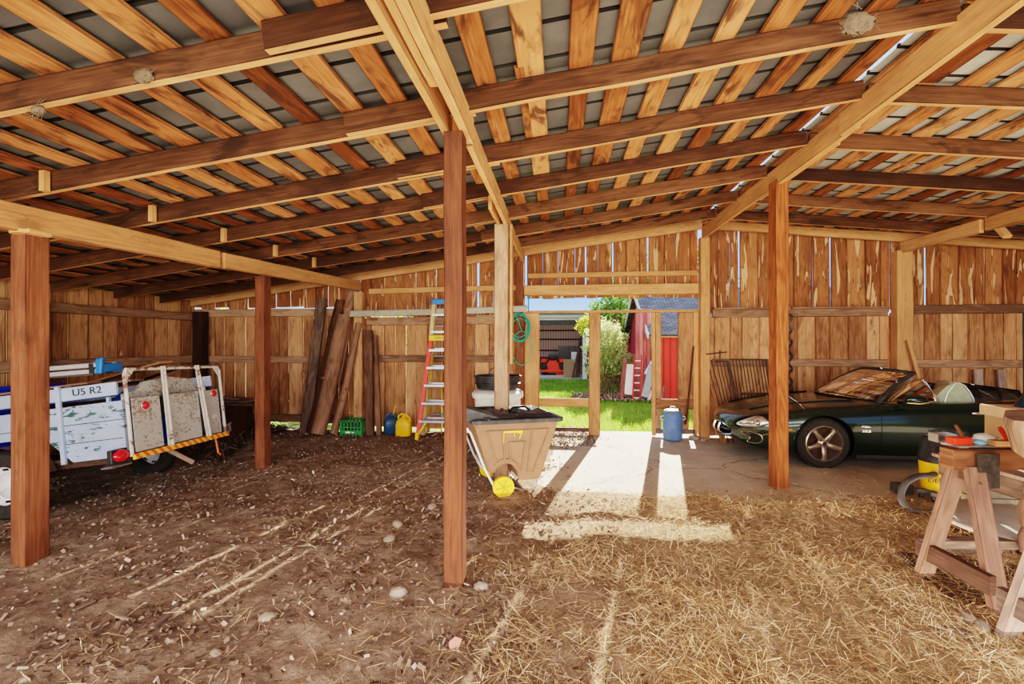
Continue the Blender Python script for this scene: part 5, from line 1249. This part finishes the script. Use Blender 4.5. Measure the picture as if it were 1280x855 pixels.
s = M(); s.prism([(-.50, -.44), (.50, -.44), (.53, -.40), (.50, .44), (-.50, .44)], .05, (0, 0, .815), (1, 0, 0), (0, 1, 0)); lid = s.build('lid', blackp, ct, bevel=.012)
s = M(); gr = []
for i in range(13):
    row = []
    for j in range(13):
        x = -.47 + .94 * i / 12; y = -.40 + .80 * j / 12; e = min(i, 12 - i, j, 12 - j); row.append((x, y, .845 + (.035 if e == 1 else (.012 if e > 1 else 0)) + (.018 if (i in (4, 8) and e > 1) else 0)))
    gr.append(row)
s.sheet(gr); s.build('lid_panel', blackp, lid, smooth=30)
s = M(); s.tube([(.0, -.08, .87), (.05, -.02, .905), (.22, .05, .905), (.25, .0, .87)], .012, 8); s.box((.05, -.03, .875), (.10, .06, .03)); s.tube([(.26, .0, .875), (.34, .22, .88)], .008, 6); s.build('lid_latch', blackm, lid, smooth=30)
s = M(); s.board((-.47, -.25, .86), (-.30, -.43, .845), .03, .05); s.prism([(-.56, .82), (-.18, .845), (-.24, .875), (-.60, .99)], .30, (0, -.24, 0)); s.build('folded_flap', blackp, lid, bevel=.008)
s = M(); s.board((-.22, -.3, .868), (.02, .3, .868), .02, .02); s.board((.02, -.36, .868), (-.30, .0, .868), .016, .016); s.build('lid_rib', dkgrey, lid)
for f_ in (-1, 1):
    s = M(); s.tube([(-.53, f_ * .38, .74), (-.50, f_ * .40, .70), (-.34, f_ * .37, .30), (-.25, f_ * .36, .13), (-.15, f_ * .36, .115)], .013, 8); s.build('steel_frame', alu, ct, smooth=True)
s = M(); s.tube([(-.53, -.38, .74), (-.60, -.38, .80), (-.60, .38, .80), (-.53, .38, .74)], .014, 8); s.build('push_handle', alu, ct, smooth=True)
s = M(); s.cyl((-.15, -.36, .115), (-.15, .36, .115), .012, 10); s.build('axle', steel, ct)
s = M(); s.tube([(.25, -.28, .17), (.24, -.28, .05), (.17, -.28, .015), (.08, -.28, .03), (-.15, -.30, .115)], .011, 8); s.tube([(.25, .28, .17), (.24, .28, .05), (.17, .28, .015), (.08, .28, .03), (-.15, .30, .115)], .011, 8); s.tube([(.10, -.28, .03), (.10, .28, .03)], .011, 8); s.build('foot_loop', steel, ct, smooth=True)
for f_ in (-1, 1):
    y = f_ * .40
    s = M(); s.lathe([(.085, -.028), (.112, -.026), (.115, 0), (.112, .026), (.085, .028)], 36, (-.15, y, .115), 'y'); wh = s.build('wheel', yellowp, ct, smooth=40)
    s = M(); s.lathe([(.001, f_ * .012), (.09, f_ * .014), (.10, f_ * .028), (.001, f_ * .0)], 32, (-.15, y, .115), 'y'); s.build('wheel_disc', yellowp, wh, smooth=40)
    s = M()
    for k in range(6):
        a = PI * k / 3 + .2; s.board((-.15 + .02 * math.cos(a), y + f_ * .026, .115 + .02 * math.sin(a)), (-.15 + .088 * math.cos(a), y + f_ * .026, .115 + .085 * math.sin(a)), .008, .012)
    s.cyl((-.15, y, .115), (-.15, y + f_ * .035, .115), .016, 12); s.build('spokes', paint('dark_yellow', (.42, .22, .01), .5), wh)

# ---- bins behind the cart
bn = thing('plastic_drum', 'white plastic drum standing behind the brown cart with a black tub on it', 'drum', (-.83, 6.35, g(-.83, 6.35)))
s = M(); s.lathe([(.27, 0), (.29, .03), (.30, .5), (.31, .9), (.31, .93)], 40); s.build('body', whitep, bn, smooth=40)
s = M(); s.lathe([(.34, .90), (.35, .93), (.345, .97), (.31, 1.0), (.02, 1.02), (.001, 1.02)], 40); s.build('lid', whitep, bn, smooth=40)
tb = thing('black_tub', 'round black rubber tub resting on the white drum with its wire handle raised', 'tub', (-.83, 6.35, g(-.83, 6.35) + 1.02))
s = M(); s.lathe([(.001, 0), (.27, .0), (.285, .01), (.295, .06), (.31, .065), (.31, .08), (.30, .085), (.305, .15), (.325, .155), (.325, .175), (.30, .18), (.28, .02), (.001, .015)], 44, cap=False); s.build('body', blackp, tb, smooth=40)
s = M(); s.tube([(-.10 + .0, -.2, .17), (-.08, -.2, .26), (0, -.2, .30), (.03, -.2, .27), (.05, -.2, .24)], .006, 6); s.build('wire_handle', blackm, tb, smooth=True)

# ---- blue barrel
bl = thing('blue_barrel', 'small blue plastic barrel with clamp lid standing on the concrete in the doorway', 'barrel', (1.92, 8.26, 0))
s = M(); s.lathe([(.12, 0), (.15, .02), (.158, .08), (.162, .25), (.158, .42), (.15, .46), (.13, .485), (.13, .50)], 36); s.build('body', paint('barrel_blue', (.10, .20, .42), .5, 0, .15, 7, .35, (.3, .33, .36)), bl, smooth=40)
s = M(); s.lathe([(.138, .485), (.142, .50), (.138, .52), (.10, .53), (.001, .535)], 36, cap=False); l_ = s.build('lid', dkgrey, bl, smooth=40)
s = M(); s.tube([(.142 * math.cos(a), .142 * math.sin(a), .503) for a in np.linspace(0, 2 * PI, 33)[:-1]], .007, 6, closed=True); s.tube([(-.05, 0, .53), (-.03, 0, .57), (.03, 0, .57), (.05, 0, .53)], .009, 6); s.build('clamp_ring', alu, l_, smooth=True)
for sx in (-1, 1):
    s = M(); s.tube([(sx * .15, -.02, .42), (sx * .20, -.02, .40), (sx * .20, -.02, .36), (sx * .155, -.02, .35)], .008, 6); s.build('handle', whitep, bl, smooth=True)
s = M(); s.tube([(2.16, 8.40, .25), (2.22, 8.44, .6), (2.33, 8.50, 1.6)], [.022, .018, .014], 8); tag(s.build('hay_fork', W_raft, smooth=True), 'dark curved wooden tool handle leaning in the doorway behind the blue barrel', 'tool handle')

# ---- coiled hose
hg = paint('green_hose_plastic', (.03, .36, .26), .4, 0, .1); s = M(); P = []
for k in range(190):
    a = k * .21; q = k / 190; r = .185 + .018 * math.sin(k * .13) - .02 * math.sin(k * .05)
    P.append((-.70 + r * .92 * math.cos(a) + .015 * math.sin(k * .07), 8.335 + .02 * math.sin(k * .9) - .02 * q, 1.93 + r * 1.25 * math.sin(a) - .03 * math.sin(k * .031)))
for k in range(40):
    a = P and (PI * 2 * k / 39); P.append((-.655 + .175 * math.sin(a), 8.31, 1.86 - .46 * (1 - math.cos(a)) * .5 * 1.3))
s.tube(P, .0085, 6); tag(s.build('garden_hose', hg, smooth=True), 'coiled green garden hose hanging on the post left of the doorway', 'hose')
s = M(); s.cyl((-.67, 8.40, 2.10), (-.67, 8.25, 2.13), .008, 8); tag(s.build('hook', steel), 'nail hook carrying the green garden hose', 'hook')
s = M(); s.cyl((-.54, 8.34, 2.44), (-.54, 8.36, 2.20), .01, 8); s.ell((-.54, 8.34, 2.46), (.025, .02, .025)); tag(s.build('blue_hook', bluee, smooth=True), 'small blue round-headed hook on the beam at the left end of the transom', 'hook')

# ---- iron grilles leaning left of the car
def grille(nm, label, x0, x1, zt, zb, nb, yb, yt, lean, heavy=()):
    t = thing(nm, label, 'iron grille', (x0, yb, 0)); L = x1 - x0
    P = lambda x, z: Vector((x + lean * (1 - z / zt), (yt - yb) * z / zt, z))
    s = M(); s.tube([P(0, zt), P(L, zt)], .012, 6); s.tube([P(0, zb), P(L, zb)], .010, 6)
    for q in heavy: s.board(P(q, .0), P(q, zt), .045, .02, wdir=(1, 0, 0))
    s.build('frame', rust, t)
    for k in range(nb):
        x = L * (k + .5) / nb; s = M(); s.tube([P(x, zb if zb < .4 else 0.02), P(x, zt)], .0075, 6); s.build('bar', rust, t)
    return t
grille('iron_grille', 'narrow rusty iron grille leaning on the back wall, nearest the door post', 2.66, 2.88, 1.34, .1, 4, 8.22, 8.42, .22, heavy=(.22,))
gt = grille('iron_grille', 'wide rusty iron grille with many thin bars leaning left of the car', 2.93, 3.52, 1.37, .55, 11, 8.20, 8.42, .12, heavy=(.57,))
s = M(); s.board((.14, .12, .80), (.62, .12, .80), .035, .015); s.build('cross_bar', rust, gt)
for k, (xa, xb, zt) in enumerate(((2.78, 2.52, 1.42), (2.86, 2.60, 1.36))):
    s = M(); s.tube([(xa, 8.1, .01), (xb, 8.43, zt)], .009, 6); tag(s.build('iron_rod', rust), ['thin iron rod leaning against the door post, left one of two', 'thin iron rod leaning between the door post and the grilles, right one of two'][k], 'rod')
s = M(); s.tube([(2.50, 8.36, 1.46), (2.86, 8.42, 1.50)], .010, 6); s.tube([(2.74, 8.40, 1.38), (2.74, 8.40, 1.53)], .010, 6); tag(s.build('iron_bracket', rust), 'short rusty iron bar stuck on the wall rail above the grilles', 'iron bar')
s = M(); s.board((2.70, 8.12, 0.0), (2.62, 8.42, .95), .09, .03, wdir=(1, 0, 0)); tag(s.build('leaning_board', W_wall), 'short board leaning behind the nose of the car', 'board')
# strap on the wall
s = M(); P = [(3.90 + .03 * math.sin(k * 1.1), 8.46 - .03 * abs(math.sin(k * .7)), 2.15 - k * .0385) for k in range(38)]
s.tube(P, [.012 + .010 * abs(math.sin(k * 1.7)) for k in range(38)], 6); tag(s.build('hanging_strap', blackp, smooth=True), 'twisted dark strap hanging down the wall behind the car bonnet', 'strap')
s = M(); s.tube([(3.84, 8.46, 1.25), (3.93, 8.44, .95), (3.99, 8.45, .6)], .01, 6); tag(s.build('hanging_cable', blackp), 'short black cable hanging below the twisted strap', 'cable')
s = M(); s.tube([(7.50, 8.45, 2.15), (7.48, 8.42, 1.2), (7.5, 8.44, .4)], .014, 6); tag(s.build('hanging_cable', paint('green_cable', (.03, .05, .05), .5)), 'dark green cable hanging on the back wall at the right edge', 'cable')
for (a, b_, w_, l) in (((5.92, 8.22, .5), (5.66, 8.30, 1.70), .055, 'slanted pale lath leaning on the wall post behind the windscreen'), ((6.84, 8.42, .1), (6.84, 8.47, 1.22), .13, 'pale upright board end behind the car, left one of two'), ((7.22, 8.42, .1), (7.18, 8.47, 1.22), .12, 'pale upright board end behind the car, right one of two')):
    s = M(); s.board(a, b_, w_, .025, wdir=(1, 0, 0)); tag(s.build('leaning_board', W_old if w_ > .1 else W_beam), l, 'board')

# ================================================================ SAWHORSES, TABLE AND CLUTTER AT THE RIGHT
def sawhorse(label, loc, rz_, mat, mat2):
    t = thing('sawhorse', label, 'sawhorse', loc, rz_)
    s = M(); s.board((0, 0, .905), (1.25, 0, .905), .13, .10, wdir=(0, 0, 1)); s.build('top_beam', wood('dark_beam_' + mat.name, (.16, .07, .03), (.30, .15, .07), (.45, .26, .14), stain=.3), t, bevel=.006)
    for x, dx in ((.13, .05), (1.08, -.05)):
        for sy in (-1, 1):
            s = M(); s.board((x - dx * 1.0 + (.03 if sy < 0 else -.03), sy * .235, 0.0), (x, sy * .05, .86), .115, .042, wdir=(1, 0, 0)); s.build('leg', mat, t, bevel=.004)
    for x in (.05, 1.16):
        s = M(); s.board((x, -.25, .20), (x, .27, .215), .12, .04, wdir=(0, 0, 1)); s.build('cross_brace', mat2, t, bevel=.004)
        s = M(); s.prism([(-.10, .76), (.10, .76), (.05, .84), (-.05, .84)], .02, (x + .08, 0, 0), (0, 1, 0)); s.build('gusset', mat2, t)
    s = M(); s.box((.20, -.072, .84), (.14, .012, .22)); s.box((.20, 0, .974), (.14, .14, .006)); s.box((.2, .072, .84), (.14, .012, .22)); s.build('metal_bracket', paint('tar_black', (.045, .035, .03), .8, .2, .4, 12, .5, (.12, .09, .07)), t)
    return t
sawhorse('wooden sawhorse with pinkish legs and black metal bracket at the right, nearest the vacuum', (2.50, 3.33, .0), math.radians(6), W_saw, W_saw)
sawhorse('greyer wooden sawhorse at the right edge, mostly out of view', (2.46, 2.66, .0), math.radians(6), W_old, W_old)
# round of timber
s = M(); n = 22; rad = [.50 * (1 + .10 * math.sin(k * 1.3) + .06 * math.sin(k * 3.1)) for k in range(n)]
rings = [[(3.10 + rad[k] * q * math.cos(2 * PI * k / n), 2.93 + rad[k] * q * .95 * math.sin(2 * PI * k / n), z) for k in range(n)] for (q, z) in ((.80, .972), (.92, 1.02), (1.0, 1.17), (.98, 1.215))]
s.ring(rings, mi=0, cap=True); s.mi[-1] = 1
tag(s.build('timber_round', [wood('round_side', (.14, .09, .055), (.27, .19, .12), (.42, .31, .21), stain=.4, bands=.5), W_weath], smooth=40), 'thick slab of a tree trunk lying across the two sawhorses', 'timber')
zt = .972
def put(nm, mk, mat, loc, label, cat, rz_=0, **kw):
    s = M(); mk(s); o = s.build(nm, mat, origin=(0, 0, 0), **kw); o.location = loc; o.rotation_euler = (0, 0, rz_); return tag(o, label, cat)
put('small_plank', lambda s: s.board((-.16, 0, .008), (.30, 0, .008), .13, .015, wdir=(0, 1, 0)), W_old, (2.72, 3.40, zt), 'thin plank lying on the top beam of the sawhorse', 'board', .12)
put('red_box', lambda s: s.box((0, 0, .025), (.12, .07, .045)), redp, (2.60, 3.36, zt + .016), 'small bright red box on the sawhorse', 'box', .1, bevel=.004)
put('grey_tray', lambda s: (s.box((0, 0, .004), (.12, .08, .008)), s.box((-.06, 0, .03), (.006, .08, .05)), s.box((0, .04, .03), (.12, .006, .05)), s.box((.06, 0, .03), (.006, .08, .05))), steel, (2.57, 3.45, zt + .016), 'small grey metal tray behind the red box', 'tray')
put('crumpled_bag', lambda s: s.ell((0, 0, .03), (.07, .05, .035), 16, 10, rough=.15), whitep, (2.80, 3.42, zt + .016), 'crumpled whitish plastic bag on the sawhorse right of the red box', 'bag', smooth=70)
put('blue_rag', lambda s: s.ell((0, 0, .015), (.04, .035, .018), 12, 8, rough=.2), paint('sky_blue', (.25, .55, .75), .7), (2.72, 3.36, zt + .016), 'small light blue rag between the red box and the bag', 'rag', smooth=70)
put('wood_block', lambda s: s.box((0, 0, .02), (.10, .06, .035)), W_beam, (2.82, 3.33, zt + .016), 'little pale wood block beside the bag on the sawhorse', 'wood block')
put('wood_stick', lambda s: s.tube([(0, 0, 0), (-.06, .02, .11)], .010, 8), W_post, (2.73, 3.46, zt + .014), 'short round stick propped up on the sawhorse', 'stick')
put('spatula', lambda s: (s.board((0, 0, 0), (-.05, .02, .10), .028, .006), s.cyl((-.05, .02, .10), (-.055, .022, .11), .012)), redp, (2.93, 3.38, zt + .016), 'little red and white scraper leaning against the timber slab', 'scraper')
# old table with turned legs
tb = thing('low_table', 'low old weathered table with turned legs behind the sawhorse', 'table', (4.15, 4.35, 0.0), math.radians(4))
s = M(); s.board((-.72, 0, .63), (.85, 0, .63), .80, .03, wdir=(0, 1, 0)); s.build('table_top', W_old, tb, bevel=.004)
s = M(); s.board((-.68, -.36, .54), (.8, -.36, .54), .16, .025); s.board((-.68, .36, .54), (.8, .36, .54), .16, .025); s.board((-.68, -.36, .54), (-.68, .36, .54), .16, .025); s.build('apron', W_weath, tb)
for x in (-.64, .76):
    for y in (-.34, .34):
        s = M(); s.lathe([(.030, 0), (.036, .05), (.028, .08), (.04, .12), (.045, .18), (.03, .23), (.022, .25), (.035, .27), (.045, .33), (.046, .40), (.032, .45), (.038, .47), (.045, .48), (.045, .62)], 16, (x, y, 0)); s.build('leg', W_saw, tb, smooth=50)
bx = thing('tan_box', 'tall tan box with a hand slot standing on the low table', 'box', (3.92, 4.42, .645), math.radians(-4))
s = M(); s.box((0, 0, .20), (.36, .30, .40)); bb = s.build('box_body', cardb, bx, bevel=.006)
s = M(); s.box((0, 0, .42), (.41, .34, .09)); s.build('lid', paint('pale_card', (.55, .38, .24), .8), bx, bevel=.006)
s = M(); s.ell((-.04, -.172, .41), (.045, .004, .016)); s.build('hand_slot', seal, bx)
fn = thing('funnel', 'black plastic funnel standing upside down on the tan box', 'funnel', (3.93, 4.38, 1.112))
s = M(); s.lathe([(.085, 0), (.088, .02), (.08, .035), (.03, .11), (.014, .125), (.008, .20), (.001, .20)], 28, cap=False); s.build('cone', paint('funnel_black', (.02, .04, .06), .25), fn, smooth=40)
put('white_jar', lambda s: (s.lathe([(.05, 0), (.055, .02), (.055, .10), (.03, .12), (.03, .15)], 20)), whitep, (4.20, 4.30, .648), 'white plastic jar on the low table at the right edge', 'jar', smooth=True)
# things under and around the table
s = M(); n = 40; s.lathe([(.02, 0), (.50, 0), (.515, .015), (.515, .035), (.50, .045), (.001, .045)], n); o = s.build('round_table_top', paint('round_top_grey', (.50, .46, .42), .55, 0, .1, 4, .2), origin=(0, 0, 0), smooth=40); o.location = (3.86, 4.42, .10); o.rotation_euler = (math.radians(2), 0, 0); tag(o, 'round pale table top lying low under the old table', 'table top')
for k, (x, y, l) in enumerate(((3.55, 4.45, 'left'), (4.15, 4.45, 'right'))):
    s = M(); s.box((x, y, .045), (.3, .12, .09)); tag(s.build('wood_block', W_raft), 'dark block under the %s side of the round pale table top' % l, 'block')
for (a, b_, w_, t_, l, mt) in (((2.95, 4.02, .07), (4.3, 4.12, .07), .10, .10, 'squared timber lying on the straw behind the sawhorse legs', W_old), ((2.72, 3.86, .05), (2.95, 3.75, .05), .08, .06, 'short timber offcut by the far sawhorse leg', W_saw),
                               ((3.3, 3.6, .03), (4.2, 3.75, .03), .08, .03, 'thin lath on the straw under the low table', W_saw)):
    s = M(); s.board(a, b_, w_, t_, wdir=(0, 1, 0)); tag(s.build('timber', mt, bevel=.004), l, 'timber')
cb_ = paint('concrete_block', (.30, .24, .19), .9, 0, .2, 12, bumpy=.5)
for k in range(4):
    s = M(); s.box((0, 0, .10), (.40, .20, .195)); o = s.build('concrete_block', cb_, bevel=.006, origin=(0, 0, 0)); o.location = (4.1 + (k % 2) * .42, 4.92, .0 + .2 * (k // 2)); tag(o, ['lower left', 'lower right', 'upper left', 'upper right'][k] + ' concrete block of the stack behind the low table', 'concrete block')
# iron grating on the ground
gr = thing('iron_grating', 'dark iron grating lying on the ground around the sawhorse feet', 'grating', (2.95, 3.48, .03), math.radians(-12))
s = M()
for y in (-.32, .36): s.board((-.42, y, 0), (.5, y, 0), .02, .02)
for x in (-.42, .5): s.board((x, -.32, 0), (x, .36, 0), .02, .02)
s.build('frame', rust, gr)
for k in range(15):
    s = M(); y = -.30 + .045 * k; s.board((-.42, y, 0), (.5, y, .004), .014, .010, wdir=(0, 0, 1)); s.build('bar', rust, gr)
s = M(); s.tube([(2.62, 2.94, .02), (2.78, 2.86, .03), (2.95, 2.78, .03)], [.02, .03, .025], 8, rough=.15); tag(s.build('log', W_weath, smooth=60), 'thin weathered branch on the ground at the right edge', 'branch')
rock(2.93, 2.86, .09, 'dark red-brown stone at the foot of the greyer sawhorse', .7, paint('dark_stone', (.10, .05, .04), .9, bumpy=.3))

# ---- workshop vacuum
vc = thing('shop_vacuum', 'yellow and black workshop vacuum with a grey hose, on the straw left of the sawhorse', 'vacuum cleaner', (4.00, 5.38, .02), math.radians(-22))
s = M(); s.lathe([(.16, .07), (.175, .09), (.185, .25), (.195, .40)], 36); bd_ = s.build('tank', yellowp, vc, smooth=40)
s = M(); s.lathe([(.20, .39), (.205, .42), (.20, .46), (.185, .50), (.18, .58), (.15, .64), (.10, .66), (.001, .665)], 36); hd_ = s.build('motor_head', blackp, vc, smooth=40)
s = M(); s.lathe([(.05, 0), (.055, -.03), (.03, -.035), (.001, -.035)], 20, (-.05, -.165, .53), 'y'); s.build('exhaust_port', seal, hd_, smooth=True)
s = M(); s.tube([(-.10, 0, .63), (-.10, 0, .70), (0, 0, .72), (.10, 0, .70), (.10, 0, .63)], .016, 8); s.build('carry_handle', blackp, hd_, smooth=True)
s = M(); s.box((0, -.165, .40), (.12, .04, .09)); s.box((0, -.187, .34), (.05, .012, .12)); s.build('latch', yellowp, vc, bevel=.008)
text('brand_lettering', 'DEWALT', .062, blackp, bd_, (-.02, -.196, .22), (PI / 2, 0, 0), .003, sx=1.15)
for (x, y) in ((-.19, -.08), (.19, -.08), (0, .2), (-.12, -.2)):
    s = M(); s.lathe([(.02, -.02), (.035, -.015), (.035, .015), (.02, .02)], 16, (x, y, .035), 'x'); s.build('caster', dkgrey, vc, smooth=True)
s = M(); s.board((-.24, -.1, .08), (.24, -.1, .08), .05, .06); s.board((-.12, -.22, .08), (0, .22, .08), .05, .06); s.build('base', dkgrey, vc, bevel=.01)
s = M(); s.tube([(.08, -.17, .66), (.06, -.205, .45), (.0, -.21, .28), (.03, -.215, .16), (.10, -.2, .12), (.12, -.2, .25), (.10, -.205, .40), (.14, -.16, .60)], .005, 6); s.build('power_cord', blackm, vc, smooth=True)
hp = [(3.86, 5.28, .30), (3.76, 5.22, .30), (3.60, 5.16, .30), (3.44, 5.08, .25), (3.36, 5.02, .13), (3.38, 4.94, .04), (3.52, 4.88, .03), (3.70, 4.86, .035), (3.84, 4.88, .05), (3.94, 4.94, .10), (4.02, 5.02, .17), (4.16, 5.08, .24)]
def smooth_path(P, n=8):
    out = []; P = [Vector(p) for p in P]
    for i in range(len(P) - 1):
        p0, p1, p2, p3 = P[max(i - 1, 0)], P[i], P[i + 1], P[min(i + 2, len(P) - 1)]
        for k in range(n):
            t = k / n; out.append(.5 * (2 * p1 + (p2 - p0) * t + (2 * p0 - 5 * p1 + 4 * p2 - p3) * t * t + (3 * p1 - p0 - 3 * p2 + p3) * t**3))
    return out + [P[-1]]
sp_ = smooth_path(hp, 16); s = M(); s.tube(sp_, [.027 + .003 * (k % 2) for k in range(len(sp_))], 14)
bpy.context.view_layer.update(); inv = vc.matrix_basis.inverted(); s.v = [tuple(inv @ Vector(p)) for p in s.v]; s.build('hose', rope_w, vc, smooth=60)
s = M(); s.tube([(.0, -.02, .67), (-.02, -.1, .72), (.25, -.2, .66)], .017, 8); s.build('wand', dkgrey, hd_, smooth=True)
s = M(); s.tube([(4.3, 4.75, .66), (4.0, 4.9, .60)], .02, 8); tag(s.build('vacuum_tube', dkgrey, smooth=True), 'dark plastic tube resting at the back of the low table', 'tube')
gbox('plastic_block', (3.72, 5.55, .02), (.16, .14, .10), dkgrey, 'small grey plastic block on the straw behind the vacuum', 'block')
